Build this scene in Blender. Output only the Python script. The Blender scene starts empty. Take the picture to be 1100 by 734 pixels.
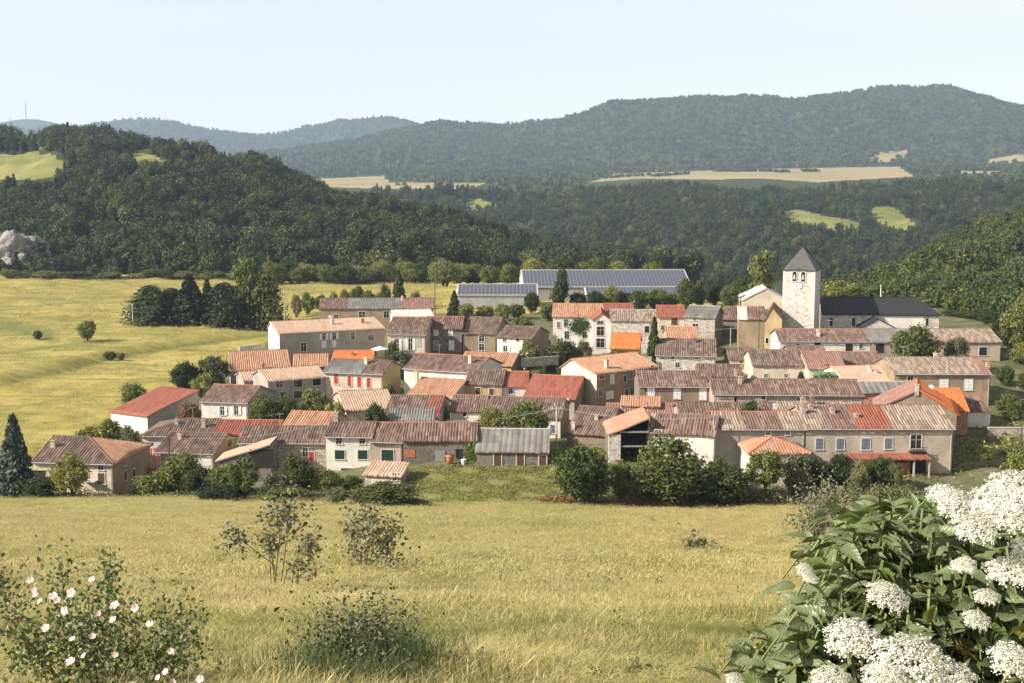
import bpy, math, random
import numpy as np
from mathutils import Vector, noise as mnoise
S = bpy.context.scene
COL = S.collection
R = math.radians
rng = np.random.default_rng(7)
random.seed(7)

# ------------------------------------------------------------------ camera, sky, sun, exposure
F = 1350.0                       # focal length in pixels of the 1100 px wide frame
HY = 190.0                       # eye-level row
TH = math.atan((367 - HY) / F)
CZ = 40.0
cam = bpy.data.objects.new('camera', bpy.data.cameras.new('camera'))
COL.objects.link(cam); S.camera = cam
cam.location = (0, 0, CZ); cam.rotation_euler = (math.pi / 2 - TH, 0, 0)
cam.data.sensor_width = 36; cam.data.lens = 36 * F / 1100
cam.data.clip_start = 0.05; cam.data.clip_end = 40000
SUN_EL, SUN_AZ = 32.0, 22.0       # sun on the left, a little on the camera side
sd = Vector((-math.cos(R(SUN_AZ)) * math.cos(R(SUN_EL)), -math.sin(R(SUN_AZ)) * math.cos(R(SUN_EL)), math.sin(R(SUN_EL))))
W = bpy.data.worlds.new('World'); S.world = W; W.use_nodes = True
wn = W.node_tree.nodes; wl = W.node_tree.links
sky = wn.new('ShaderNodeTexSky'); sky.sky_type = 'NISHITA'; sky.sun_disc = False
sky.sun_elevation = R(SUN_EL); sky.sun_rotation = math.atan2(sd.x, sd.y)
sky.altitude = 1500; sky.air_density = 0.6; sky.dust_density = 1.2; sky.ozone_density = 1.0
shs = wn.new('ShaderNodeHueSaturation'); shs.inputs['Saturation'].default_value = .13; shs.inputs['Hue'].default_value = .512; shs.inputs['Value'].default_value = 1.07   # thin summer haze whitens the sky
wl.new(sky.outputs[0], shs.inputs['Color']); wl.new(shs.outputs[0], wn['Background'].inputs[0]); wn['Background'].inputs[1].default_value = 0.125
sun = bpy.data.objects.new('sun', bpy.data.lights.new('sun', 'SUN')); COL.objects.link(sun)
sun.data.energy = 5.0; sun.data.angle = R(0.5); sun.data.color = (1.0, 0.92, 0.81)
sun.rotation_euler = (-sd).to_track_quat('-Z', 'Y').to_euler()
sun.location = (-60, -10, 120)
vs = S.view_settings
vs.view_transform = 'Standard'; vs.look = 'None'; vs.gamma = 1; vs.use_curve_mapping = False
vs.exposure = 0.92
S.cycles.use_denoising = True
S.cycles.max_bounces = 6; S.cycles.transparent_max_bounces = 4; S.cycles.volume_bounces = 0
S.cycles.diffuse_bounces = 3; S.cycles.glossy_bounces = 2; S.cycles.transmission_bounces = 2

# ------------------------------------------------------------------ helpers
def ray(px, py):
    x = (px - 550) / F; y = -(py - 367) / F
    d = (x, math.cos(TH) + y * math.sin(TH), -math.sin(TH) + y * math.cos(TH))
    return d[0] / d[1], d[2] / d[1]
def at(px, py, Y):
    a, b = ray(px, py); return (a * Y, Y, CZ + b * Y)
def tag(o, label=None, cat=None, group=None, kind=None):
    if label: o['label'] = label
    if cat: o['category'] = cat
    if group: o['group'] = group
    if kind: o['kind'] = kind
    return o
def empty(name, loc=(0, 0, 0), rz=0.0):
    o = bpy.data.objects.new(name, None); COL.objects.link(o)
    o.location = loc; o.rotation_euler = (0, 0, rz); o.empty_display_size = .5
    return o
def link(name, me, parent=None, mats=()):
    o = bpy.data.objects.new(name, me); COL.objects.link(o)
    if parent: o.parent = parent
    for m in mats: me.materials.append(m)
    return o
def mesh_np(name, v, f, mi=None, uv=None, smooth=False):
    """v (n,3); f (m,k) all faces with k corners"""
    v = np.asarray(v, dtype=np.float32); f = np.asarray(f, dtype=np.int32)
    me = bpy.data.meshes.new(name); k = f.shape[1]; m = len(f)
    me.vertices.add(len(v)); me.vertices.foreach_set('co', v.ravel())
    me.loops.add(m * k); me.loops.foreach_set('vertex_index', f.ravel())
    me.polygons.add(m); me.polygons.foreach_set('loop_start', np.arange(0, m * k, k, dtype=np.int32))
    me.polygons.foreach_set('loop_total', np.full(m, k, dtype=np.int32))
    if mi is not None: me.polygons.foreach_set('material_index', np.asarray(mi, dtype=np.int32))
    if smooth: me.polygons.foreach_set('use_smooth', np.ones(m, dtype=bool))
    if uv is not None:
        l = me.uv_layers.new(name='UVMap'); l.data.foreach_set('uv', np.asarray(uv, dtype=np.float32)[f.ravel()].ravel())
    me.update(calc_edges=True); me.validate()
    return me
class MB:
    """collects boxes, bars and polygons, builds ONE mesh"""
    def __init__(s): s.v = []; s.f = []; s.m = []
    def poly(s, pts, mi=0):
        n = len(s.v); s.v += [tuple(p) for p in pts]; s.f.append(tuple(range(n, n + len(pts)))); s.m.append(mi)
    def box(s, x0, x1, y0, y1, z0, z1, mi=0):
        n = len(s.v)
        s.v += [(x0, y0, z0), (x1, y0, z0), (x1, y1, z0), (x0, y1, z0), (x0, y0, z1), (x1, y0, z1), (x1, y1, z1), (x0, y1, z1)]
        for q in ((0, 3, 2, 1), (4, 5, 6, 7), (0, 1, 5, 4), (1, 2, 6, 5), (2, 3, 7, 6), (3, 0, 4, 7)):
            s.f.append(tuple(n + i for i in q)); s.m.append(mi)
    def prism(s, pts, y0, y1, mi=0):
        """outline pts (x,z) extruded from y0 to y1"""
        k = len(pts)
        s.poly([(x, y0, z) for x, z in pts], mi); s.poly([(x, y1, z) for x, z in reversed(pts)], mi)
        for i in range(k):
            a, b = pts[i], pts[(i + 1) % k]
            s.poly([(a[0], y0, a[1]), (a[0], y1, a[1]), (b[0], y1, b[1]), (b[0], y0, b[1])], mi)
    def tube(s, pts, rad, n=6, mi=0):
        pts = [Vector(p) for p in pts]; rings = []
        for i, p in enumerate(pts):
            t = (pts[min(i + 1, len(pts) - 1)] - pts[max(i - 1, 0)]).normalized()
            a = t.cross(Vector((0.13, .31, 1)) if abs(t.z) < .9 else Vector((1, .2, 0))).normalized(); b = t.cross(a)
            r = rad[i] if hasattr(rad, '__len__') else rad
            n0 = len(s.v); rings.append(n0)
            s.v += [tuple(p + (a * math.cos(6.2832 * k / n) + b * math.sin(6.2832 * k / n)) * r) for k in range(n)]
        for a, b in zip(rings, rings[1:]):
            for k in range(n):
                s.f.append((a + k, a + (k + 1) % n, b + (k + 1) % n, b + k)); s.m.append(mi)
        s.f.append(tuple(rings[0] + k for k in reversed(range(n)))); s.m.append(mi)
        s.f.append(tuple(rings[-1] + k for k in range(n))); s.m.append(mi)
    def build(s, name, mats, parent=None, smooth=False):
        me = bpy.data.meshes.new(name); me.from_pydata(s.v, [], s.f)
        mats = mats if isinstance(mats, (list, tuple)) else [mats]
        for i, p in enumerate(me.polygons):
            p.material_index = s.m[i]; p.use_smooth = smooth
        me.update()
        return link(name, me, parent, mats)

# ------------------------------------------------------------------ materials
def newmat(name):
    m = bpy.data.materials.new(name); m.use_nodes = True
    t = m.node_tree; b = t.nodes['Principled BSDF']; b.inputs['Roughness'].default_value = .85
    b.inputs['Specular IOR Level'].default_value = .25
    return m, t, b
def N(t, typ, **kw):
    n = t.nodes.new(typ)
    for k, v in kw.items():
        if k in n.inputs: n.inputs[k].default_value = v
        else: setattr(n, k, v)
    return n
def ramp(t, stops, fac=None):
    r = t.nodes.new('ShaderNodeValToRGB'); e = r.color_ramp.elements
    while len(e) < len(stops): e.new(.5)
    for i, (p, c) in enumerate(stops):
        e[i].position = p; e[i].color = (*c, 1)
    if fac: t.links.new(fac, r.inputs[0])
    return r
def mix(t, fac, a, b, blend='MIX'):
    n = t.nodes.new('ShaderNodeMix'); n.data_type = 'RGBA'; n.blend_type = blend
    for sock, v in ((n.inputs['Factor'], fac), (n.inputs['A'], a), (n.inputs['B'], b)):
        if isinstance(v, (int, float)): sock.default_value = v
        elif isinstance(v, tuple): sock.default_value = (*v, 1)
        else: t.links.new(v, sock)
    return n.outputs['Result']
def noise_n(t, scale, detail=4, vec=None, rough=.55):
    n = N(t, 'ShaderNodeTexNoise'); n.inputs['Scale'].default_value = scale; n.inputs['Detail'].default_value = detail
    n.inputs['Roughness'].default_value = rough
    if vec: t.links.new(vec, n.inputs['Vector'])
    return n.outputs['Fac']
def mapr(t, fac, a, b, c=0., d=1.):
    n = t.nodes.new('ShaderNodeMapRange'); t.links.new(fac, n.inputs[0])
    for i, v in enumerate((a, b, c, d)): n.inputs[i + 1].default_value = v
    return n.outputs[0]
def bump(t, b, h, strength=.4, dist=.05):
    n = N(t, 'ShaderNodeBump', Strength=strength, Distance=dist); t.links.new(h, n.inputs['Height']); t.links.new(n.outputs[0], b.inputs['Normal'])
def pos(t): return t.nodes.new('ShaderNodeNewGeometry').outputs['Position']
def plain(name, c, rough=.7, var=.25, scale=3.0):
    m, t, b = newmat(name); b.inputs['Roughness'].default_value = rough
    n = noise_n(t, scale, 4, pos(t))
    c2 = tuple(x * (1 - var) for x in c); c3 = tuple(min(1, x * (1 + var * .6)) for x in c)
    t.links.new(ramp(t, [(.3, c2), (.7, c3)], n).outputs[0], b.inputs['Base Color'])
    return m
def render_wall(name, c, stain=.35):
    m, t, b = newmat(name); p = pos(t)
    big = noise_n(t, .35, 5, p); fine = noise_n(t, 5, 5, p, .7)
    mp = N(t, 'ShaderNodeMapping'); t.links.new(p, mp.inputs[0]); mp.inputs['Scale'].default_value = (1.6, 1.6, .16)
    streak = noise_n(t, 1.0, 4, mp.outputs[0], .6)
    a = ramp(t, [(.32, tuple(x * (1 - stain) for x in c)), (.6, c)], big).outputs[0]
    a = mix(t, mapr(t, fine, .35, .7, 0, .35), a, tuple(x * .72 for x in c))
    a = mix(t, mapr(t, streak, .55, .75, 0, .5), a, tuple(x * .55 for x in c))
    # places where the render has come off the rubble
    v = N(t, 'ShaderNodeTexVoronoi', Scale=2.6); v.feature = 'DISTANCE_TO_EDGE'; t.links.new(p, v.inputs['Vector'])
    rub = ramp(t, [(.02, tuple(x * .8 for x in c)), (.12, tuple(x * .52 for x in c))], v.outputs['Distance']).outputs[0]
    pt = noise_n(t, .22, 6, p, .7); a = mix(t, mapr(t, pt, .52, .58, 0, .55), a, rub)
    t.links.new(a, b.inputs['Base Color']); bump(t, b, fine, .35, .03)
    return m
def stone_wall(name, c, mortar, scale=2.6, dark=.5):
    m, t, b = newmat(name); p = pos(t)
    mp = N(t, 'ShaderNodeMapping'); t.links.new(p, mp.inputs[0]); mp.inputs['Scale'].default_value = (1, 1, 1.5)
    v = N(t, 'ShaderNodeTexVoronoi', Scale=scale); v.feature = 'F1'; t.links.new(mp.outputs[0], v.inputs['Vector'])
    e = N(t, 'ShaderNodeTexVoronoi', Scale=scale); e.feature = 'DISTANCE_TO_EDGE'; t.links.new(mp.outputs[0], e.inputs['Vector'])
    sep = t.nodes.new('ShaderNodeSeparateColor'); t.links.new(v.outputs['Color'], sep.inputs[0])
    st = ramp(t, [(0, tuple(x * dark for x in c)), (.5, c), (1, tuple(min(1, x * 1.4) for x in c))], sep.outputs[0]).outputs[0]
    big = noise_n(t, .3, 4, p)
    a = mix(t, mapr(t, e.outputs['Distance'], .02, .09), mortar, st)
    a = mix(t, mapr(t, big, .45, .7, 0, .5), a, tuple(x * .6 for x in c))
    t.links.new(a, b.inputs['Base Color']); bump(t, b, e.outputs['Distance'], .6, .08)
    return m
def tile_mat(name, cols, lichen=(.2, .18, .15), lamt=.5, cell=(.40, 1.25), rough=.85):
    m, t, b = newmat(name); b.inputs['Roughness'].default_value = rough
    uv = t.nodes.new('ShaderNodeUVMap'); uv.uv_map = 'UVMap'
    d = N(t, 'ShaderNodeVectorMath', operation='DIVIDE'); t.links.new(uv.outputs[0], d.inputs[0]); d.inputs[1].default_value = (*cell, 1)
    fl = N(t, 'ShaderNodeVectorMath', operation='FLOOR'); t.links.new(d.outputs[0], fl.inputs[0])
    ob = t.nodes.new('ShaderNodeObjectInfo')
    ad = N(t, 'ShaderNodeVectorMath', operation='ADD'); t.links.new(fl.outputs[0], ad.inputs[0]); t.links.new(ob.outputs['Location'], ad.inputs[1])
    w = t.nodes.new('ShaderNodeTexWhiteNoise'); w.noise_dimensions = '3D'; t.links.new(ad.outputs[0], w.inputs['Vector'])
    k = len(cols); tile = ramp(t, [(i / (k - 1), c) for i, c in enumerate(cols)], w.outputs['Value']).outputs[0]
    p = pos(t); n1 = noise_n(t, .45, 6, p, .65); n2 = noise_n(t, 4.0, 5, p, .7)
    a = mix(t, mapr(t, n1, .42, .68, 0, lamt), tile, lichen)
    a = mix(t, mapr(t, n2, .5, .75, 0, .55), a, tuple(x * .45 for x in cols[0]))
    t.links.new(a, b.inputs['Base Color'])
    fr = N(t, 'ShaderNodeVectorMath', operation='FRACTION'); t.links.new(d.outputs[0], fr.inputs[0])
    sp = t.nodes.new('ShaderNodeSeparateXYZ'); t.links.new(fr.outputs[0], sp.inputs[0])
    bump(t, b, sp.outputs['Y'], .5, .05)
    return m
def foliage(name, c, trans=.35, var=.5, patch=None):
    m, t, b = newmat(name); b.inputs['Roughness'].default_value = .6
    gi = t.nodes.new('ShaderNodeNewGeometry'); oi = t.nodes.new('ShaderNodeObjectInfo')
    r = gi.outputs['Random Per Island']
    lo = tuple(x * (1 - var) for x in c); hi = (c[0] * (1 + var * 1.1), c[1] * (1 + var * .75), c[2] * (1 + var * .3))
    a = ramp(t, [(0, lo), (.5, c), (1, hi)], r).outputs[0]
    hv = N(t, 'ShaderNodeHueSaturation'); t.links.new(a, hv.inputs['Color'])
    t.links.new(mapr(t, oi.outputs['Random'], 0, 1, .6, 1.5), hv.inputs['Value'])
    t.links.new(mapr(t, oi.outputs['Random'], 0, 1, .53, .475), hv.inputs['Hue'])
    a = hv.outputs[0]
    if patch:
        n = noise_n(t, patch[1], 3, pos(t)); a = mix(t, mapr(t, n, .42, .62, 0, patch[2]), a, patch[0])
    t.links.new(a, b.inputs['Base Color'])
    tr = t.nodes.new('ShaderNodeBsdfTranslucent'); ms = t.nodes.new('ShaderNodeMixShader'); ms.inputs[0].default_value = trans
    hs = N(t, 'ShaderNodeHueSaturation', Saturation=1.15, Value=1.2); t.links.new(a, hs.inputs['Color']); t.links.new(hs.outputs[0], tr.inputs[0])
    out = t.nodes['Material Output']; t.links.new(b.outputs[0], ms.inputs[1]); t.links.new(tr.outputs[0], ms.inputs[2]); t.links.new(ms.outputs[0], out.inputs[0])
    return m

RM = {
 'old':   tile_mat('old_canal_tiles', [(.105, .067, .05), (.155, .098, .073), (.2, .13, .1), (.26, .185, .145)], (.12, .1, .085), .45),
 'redold': tile_mat('red_weathered_tiles', [(.125, .07, .053), (.175, .10, .076), (.215, .132, .103), (.285, .2, .16)], (.135, .108, .088), .5),
 'salmon': tile_mat('salmon_tiles', [(.36, .17, .095), (.42, .21, .125), (.48, .27, .17), (.38, .22, .145)], (.36, .26, .18), .35),
 'pale':  tile_mat('pale_salmon_tiles', [(.42, .26, .165), (.48, .31, .21), (.52, .37, .27), (.44, .33, .25)], (.4, .33, .25), .35),
 'orange': tile_mat('orange_new_tiles', [(.50, .135, .037), (.56, .165, .05), (.6, .19, .06), (.53, .15, .04)], (.45, .17, .07), .25),
 'red':   tile_mat('red_brick_tiles', [(.22, .065, .04), (.28, .085, .052), (.32, .11, .07), (.26, .1, .07)], (.2, .1, .07), .45),
 'grey':  tile_mat('grey_fibre_sheets', [(.17, .155, .14), (.21, .195, .175), (.26, .24, .215)], (.13, .12, .105), .5, (1.0, 2.2)),
 'beige': tile_mat('beige_lichen_tiles', [(.17, .12, .09), (.25, .175, .13), (.33, .25, .19), (.4, .32, .255)], (.24, .205, .16), .5),
 'pink':  tile_mat('pink_tiles', [(.23, .115, .09), (.28, .15, .12), (.34, .2, .16)], (.2, .135, .11), .4),
 'litslate': tile_mat('sunlit_spire_slates', [(.075, .072, .07), (.095, .092, .088), (.115, .11, .105)], (.08, .076, .072), .5, (.3, .25), .6),  # paler than the nave slates: sunlight on the tower cap put into the colour
 'slate': tile_mat('dark_slates', [(.028, .028, .03), (.036, .036, .039), (.046, .046, .049)], (.032, .032, .032), .5, (.3, .25), .6),
 'white': tile_mat('pale_sheet_roof', [(.56, .52, .45), (.62, .57, .5), (.66, .61, .55)], (.46, .42, .36), .4, (1., 3.)),
}
WM = {
 'white': render_wall('white_render', (.74, .69, .60), .22),
 'cream': render_wall('cream_render', (.66, .56, .42), .25),
 'ochre': render_wall('ochre_render', (.55, .41, .22), .25),
 'beige': render_wall('beige_render', (.47, .405, .32), .3),
 'pinkish': render_wall('pink_render', (.48, .37, .29), .3),
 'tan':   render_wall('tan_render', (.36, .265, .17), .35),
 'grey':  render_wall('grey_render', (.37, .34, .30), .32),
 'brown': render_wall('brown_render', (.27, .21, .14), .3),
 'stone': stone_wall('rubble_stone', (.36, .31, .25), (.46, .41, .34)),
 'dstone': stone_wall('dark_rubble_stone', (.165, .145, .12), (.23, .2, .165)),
 'wstone': stone_wall('pale_church_stone', (.49, .44, .375), (.57, .52, .45), 2.0, .6),
 'brick': stone_wall('orange_brick', (.42, .18, .1), (.4, .3, .24), 5),
 'sheet': render_wall('white_metal_sheet', (.38, .38, .37), .15),
}
CM = {
 'glass': None, 'red': plain('red_paint', (.42, .055, .045), .5), 'white': plain('white_paint', (.72, .71, .68), .5),
 'blue': plain('blue_paint', (.11, .13, .36), .5), 'green': plain('dark_green_paint', (.02, .045, .035), .5),
 'brown': plain('brown_wood', (.11, .06, .035), .7), 'greyblue': plain('grey_blue_paint', (.15, .17, .22), .5),
 'dark': plain('dark_wood', (.03, .025, .02), .8), 'grey': plain('grey_boards', (.28, .27, .25), .7), 'wood': plain('pale_wood', (.34, .22, .11), .7),
 'surround': plain('stone_surround', (.6, .56, .5), .8), 'frame': plain('window_frame_paint', (.5, .48, .44), .6),
 'clay': plain('clay', (.45, .16, .08), .7), 'metal': plain('galvanised_metal', (.4, .4, .4), .4),
 'concrete': plain('concrete', (.45, .42, .37), .9), 'bark': plain('bark', (.09, .07, .05), .9, .4, 6), 'polewood': plain('weathered_pole_wood', (.3, .27, .23), .85),
}
m, t, b = newmat('window_glass'); b.inputs['Base Color'].default_value = (.018, .02, .024, 1); b.inputs['Roughness'].default_value = .12; b.inputs['Specular IOR Level'].default_value = .5
CM['glass'] = m

# ------------------------------------------------------------------ the ground sheet
ROWS = [  # depth, height below the eye at the left / middle / right of the view
 (-40, 2.5, 2.5, 2.5), (0, -1.72, -1.72, -1.72), (3, -2.0, -2.0, -2.0), (7, -2.95, -2.9, -2.8), (12, -4.5, -4.5, -4.4), (20, -7.1, -7.0, -7.0),
 (40, -13.0, -12.9, -12.9), (80, -23.9, -23.9, -24.2), (120, -32.9, -33.0, -33.6), (146, -37.9, -38.9, -39.3), (150, -38.9, -39.2, -39.8),
 (157, -40.6, -38.6, -39.6), (163, -40.9, -37.75, -39.1), (170, -41.3, -38.2, -38.9), (180, -41.6, -38.8, -38.5), (200, -41.4, -39, -38), (222, -40.6, -39, -36.8),
 (240, -39.9, -38.8, -35.4), (262, -39.5, -38.2, -33.8), (300, -39.4, -37.4, -33.2), (350, -39.2, -36.3, -35), (420, -39.2, -37, -44), (480, -39.4, -40, -60),
 (540, -42, -52, -76), (700, -60, -78, -100), (1000, -100, -110, -120), (1600, -110, -110, -110)]
RY = np.array([r[0] for r in ROWS], float); RL, RMd, RR = (np.array([r[i] for r in ROWS], float) for i in (1, 2, 3))
def gz(X, Y):
    X = np.asarray(X, float); Y = np.asarray(Y, float)
    px = 550 + F * X / np.maximum(Y, 25)
    l, m, r = (np.interp(Y, RY, c) for c in (RL, RMd, RR))
    t = np.clip((px - 230) / 260, 0, 1); t = t * t * (3 - 2 * t)
    u = np.clip((px - 640) / 230, 0, 1); u = u * u * (3 - 2 * u)
    z = l * (1 - t) + m * t; z = z * (1 - u) + r * u
    a = np.clip((Y - 2) / 25, 0, 1) * .22 + np.clip((Y - 300) / 200, 0, 1) * .3
    z = z + a * (np.sin(X * .21 + Y * .05) * np.sin(Y * .13 + 1.3 + X * .03) + .5 * np.sin(X * .53 + 2) * np.sin(Y * .41))
    yt = np.interp(px, [-60, 0, 60, 120, 200, 285], [230, 240, 254, 274, 294, 313]); st_ = np.clip((Y - yt) / 7 + .5, 0, 1); z = z + 1.7 * st_ * st_ * (3 - 2 * st_) * np.clip((275 - px) / 45, 0, 1) * np.clip((520 - Y) / 30, 0, 1)
    z = z + .05 * np.sin(X * 1.9 + Y * .7) * np.sin(Y * 1.3 + .5)
    return CZ + z
def g1(X, Y): return float(gz(X, Y))

ys = np.concatenate([np.linspace(-30, 0, 8)[:-1], np.linspace(0, 30, 70)[:-1], np.linspace(30, 146, 90)[:-1], np.linspace(146, 300, 110)[:-1], np.linspace(300, 560, 60)[:-1], np.linspace(560, 1600, 20)])
nc = 230
us = np.linspace(-1, 1, nc)
gy = np.repeat(ys[:, None], nc, 1); gx = us[None, :] * np.maximum(22, .78 * ys[:, None] + 12)
gzz = gz(gx, gy)
gpx = 550 + F * gx / np.maximum(gy, 25)
nzv = np.sin(gx * .3 + gy * .11) * 2.2 + np.sin(gx * .9) * .8
meadow_w = np.clip((151 + nzv - gy - np.clip((gpx - 850) / 80, 0, 1) * 2) / 3, 0, 1)
fb = np.interp(gy, [150, 188, 210, 222, 275, 330], [20, 92, 137, 190, 258, 335]); fb = np.where(gy > 338, 900, fb)
field_w = np.clip((fb + nzv * 3 - gpx) / 12, 0, 1) * np.clip((gy - 152) / 6, 0, 1) * np.clip((540 - gy) / 30, 0, 1)
quads = (np.arange(len(ys) - 1)[:, None] * nc + np.arange(nc - 1)[None, :]).ravel()
quads = np.stack([quads, quads + 1, quads + nc + 1, quads + nc], 1)
GV = np.stack([gx, gy, gzz], -1).reshape(-1, 3)
bank_w = np.clip((gpx - 425) / 12, 0, 1) * np.clip((675 - gpx) / 12, 0, 1) * np.clip((163 - gy) / 2, 0, 1)
zone = np.where(meadow_w > .5, 0, np.where(field_w > .5, 1, 2)).ravel()[quads[:, 0]]

def ground_mat(name):
    m, t, b = newmat(name); b.inputs['Roughness'].default_value = .95; b.inputs['Specular IOR Level'].default_value = .1
    p = pos(t); at_ = t.nodes.new('ShaderNodeAttribute'); at_.attribute_name = 'zone'
    sep = t.nodes.new('ShaderNodeSeparateColor'); t.links.new(at_.outputs['Color'], sep.inputs[0])
    n_big = noise_n(t, .05, 5, p); n_mid = noise_n(t, .35, 6, p, .65); n_fine = noise_n(t, 3.0, 6, p, .75)
    mead = ramp(t, [(.3, (.32, .26, .095)), (.5, (.46, .375, .15)), (.68, (.58, .475, .215))], n_mid).outputs[0]
    mead = mix(t, mapr(t, n_fine, .38, .66, 0, .7), mead, (.24, .19, .075))
    mead = mix(t, mapr(t, n_big, .5, .7, 0, .5), mead, (.30, .30, .09))
    # mown field with the tracks of the tractor
    mp = N(t, 'ShaderNodeMapping'); t.links.new(p, mp.inputs[0]); mp.inputs['Rotation'].default_value = (0, 0, .9); mp.inputs['Scale'].default_value = (.05, .85, .3)
    st = noise_n(t, .35, 3, mp.outputs[0])
    fld = ramp(t, [(.32, (.21, .215, .05)), (.45, (.36, .30, .078)), (.62, (.50, .395, .115))], n_big).outputs[0]
    mp2 = N(t, 'ShaderNodeMapping'); t.links.new(p, mp2.inputs[0]); mp2.inputs['Rotation'].default_value = (0, 0, .55); mp2.inputs['Scale'].default_value = (.05, .4, .1)
    band_ = noise_n(t, .16, 2, mp2.outputs[0]); grn = noise_n(t, .022, 4, p, .6)
    fld = mix(t, mapr(t, grn, .5, .62, 0, .7), fld, (.23, .25, .065)); fld = mix(t, mapr(t, band_, .5, .56, 0, .55), fld, (.56, .47, .18))
    fld = mix(t, mapr(t, st, .42, .56, 0, .6), fld, (.52, .42, .125))
    fld = mix(t, mapr(t, st, .52, .66, 0, .8), fld, (.25, .22, .07))
    fld = mix(t, mapr(t, n_mid, .48, .72, 0, .6), fld, (.22, .2, .065)); fld = mix(t, mapr(t, n_fine, .4, .7, 0, .35), fld, (.2, .17, .06)); fld = mix(t, sep.outputs[2], fld, (.165, .185, .055))
    vil = ramp(t, [(.3, (.08, .1, .04)), (.5, (.15, .15, .07)), (.7, (.27, .23, .15))], n_mid).outputs[0]
    vil = mix(t, mapr(t, n_fine, .4, .7, 0, .6), vil, (.08, .085, .04))
    a = mix(t, sep.outputs[0], vil, mead); a = mix(t, sep.outputs[1], a, fld)
    t.links.new(a, b.inputs['Base Color']); bump(t, b, n_fine, .7, .25)
    return m
GM = ground_mat('grass_and_earth')
def seg_d(poly, wd):
    gq = 190 + F * (CZ - gzz) / np.maximum(gy, 5) * 1.0; out = np.full(gy.shape, 1e9)
    for (a, b), (c, d) in zip(poly, poly[1:]):
        t = np.clip(((gpx - a) * (c - a) + (gq - b) * (d - b)) / ((c - a) ** 2 + (d - b) ** 2), 0, 1); out = np.minimum(out, np.hypot(gpx - a - t * (c - a), (gq - b - t * (d - b)) * 1.6))
    return np.clip(1.6 - out / wd, 0, 1)
track_w = np.maximum.reduce([.6 * bank_w,seg_d([(-60, 424), (0, 412), (60, 399), (120, 384), (200, 371), (285, 360)], 2.6), .7 * seg_d([(-60, 318), (60, 321), (140, 318), (230, 312), (330, 303)], 1.6), .8 * seg_d([(-60, 383), (10, 379), (60, 372), (100, 366)], 2.0),
    .9 * seg_d([(-60, 350), (10, 350), (50, 362)], 9), .45 * seg_d([(10, 440), (120, 418), (240, 398)], 1.6), .4 * seg_d([(30, 462), (150, 432), (200, 420)], 1.6)])
zc = np.stack([meadow_w, np.maximum(field_w, bank_w * .75), track_w, 1 + 0 * field_w], -1).reshape(-1, 4).astype(np.float32)
def submesh(name, V, Q, extra=None, mats=()):
    used, inv = np.unique(Q.ravel(), return_inverse=True)
    me = mesh_np(name, V[used], inv.reshape(Q.shape), smooth=True)
    if extra is not None:
        a = me.color_attributes.new('zone', 'FLOAT_COLOR', 'POINT'); a.data.foreach_set('color', extra[used].ravel())
    return link(name, me, None, mats)
for k, nm in enumerate(('meadow', 'crop_field', 'village_ground')):
    tag(submesh(nm, GV, quads[zone == k], zc, [GM]), kind='structure')

# ------------------------------------------------------------------ foliage geometry
def leaf_quads(C, Nn, size, aspect=1.7, bend=.18, jit=.35):
    """one kite-shaped leaf clump per centre; faces = 2 quads sharing the midrib"""
    n = len(C); size = np.asarray(size) * (1 + jit * rng.uniform(-1, 1, n))
    Nn = Nn / np.maximum(np.linalg.norm(Nn, axis=1, keepdims=True), 1e-6)
    r = rng.normal(size=(n, 3)); T = np.cross(Nn, r); T /= np.maximum(np.linalg.norm(T, axis=1, keepdims=True), 1e-6); B = np.cross(Nn, T)
    s = size[:, None]
    a = C - T * s * .5 * aspect; c = C + T * s * .5 * aspect - Nn * s * bend
    b = C + B * s * .5 - Nn * s * bend + T * s * .1; d = C - B * s * .5 - Nn * s * bend * .4 + T * s * .05
    V = np.stack([a, b, c, d], 1).reshape(-1, 3)
    return V, np.arange(4 * n).reshape(n, 4)
def lobes_cloud(n, lobes, shell=.55, up=.35):
    """points through a set of ellipsoid lobes (cx,cy,cz,rx,ry,rz)"""
    L = np.array(lobes, float); vol = (L[:, 3] * L[:, 4] * L[:, 5]) ** .75; k = rng.choice(len(L), n, p=vol / vol.sum())
    d = rng.normal(size=(n, 3)); d /= np.linalg.norm(d, axis=1, keepdims=True)
    r = shell + (1 - shell) * rng.random(n) ** .6; r = r * (1 + .24 * rng.normal(size=n) * (rng.random(n) < .5)); r = np.where(rng.random(n) < .1, rng.uniform(1, 1.5, n), r)
    C = L[k, :3] + d * r[:, None] * L[k, 3:]
    Nn = d + np.array([0, 0, up]) + .75 * rng.normal(size=(n, 3))
    return C, Nn
def round_lobes(seed, n=11, r=1.0, h=1.0, zc=1.05, spread=.62, lr=(.28, .5)):
    g = np.random.default_rng(seed); out = []
    for i in range(n):
        th = i * 2.4 + g.uniform(-.4, .4); u = (i + .5) / n; zz = (2 * u - 1)
        rad = math.sqrt(max(0, 1 - zz * zz)) * spread * r * g.uniform(.75, 1.1); q = g.uniform(*lr) * r
        out.append((rad * math.cos(th), rad * math.sin(th), zc + zz * spread * h * g.uniform(.8, 1.1), q * g.uniform(.9, 1.2), q * g.uniform(.9, 1.2), q * h / r * g.uniform(.7, 1.0)))
    return out
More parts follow.
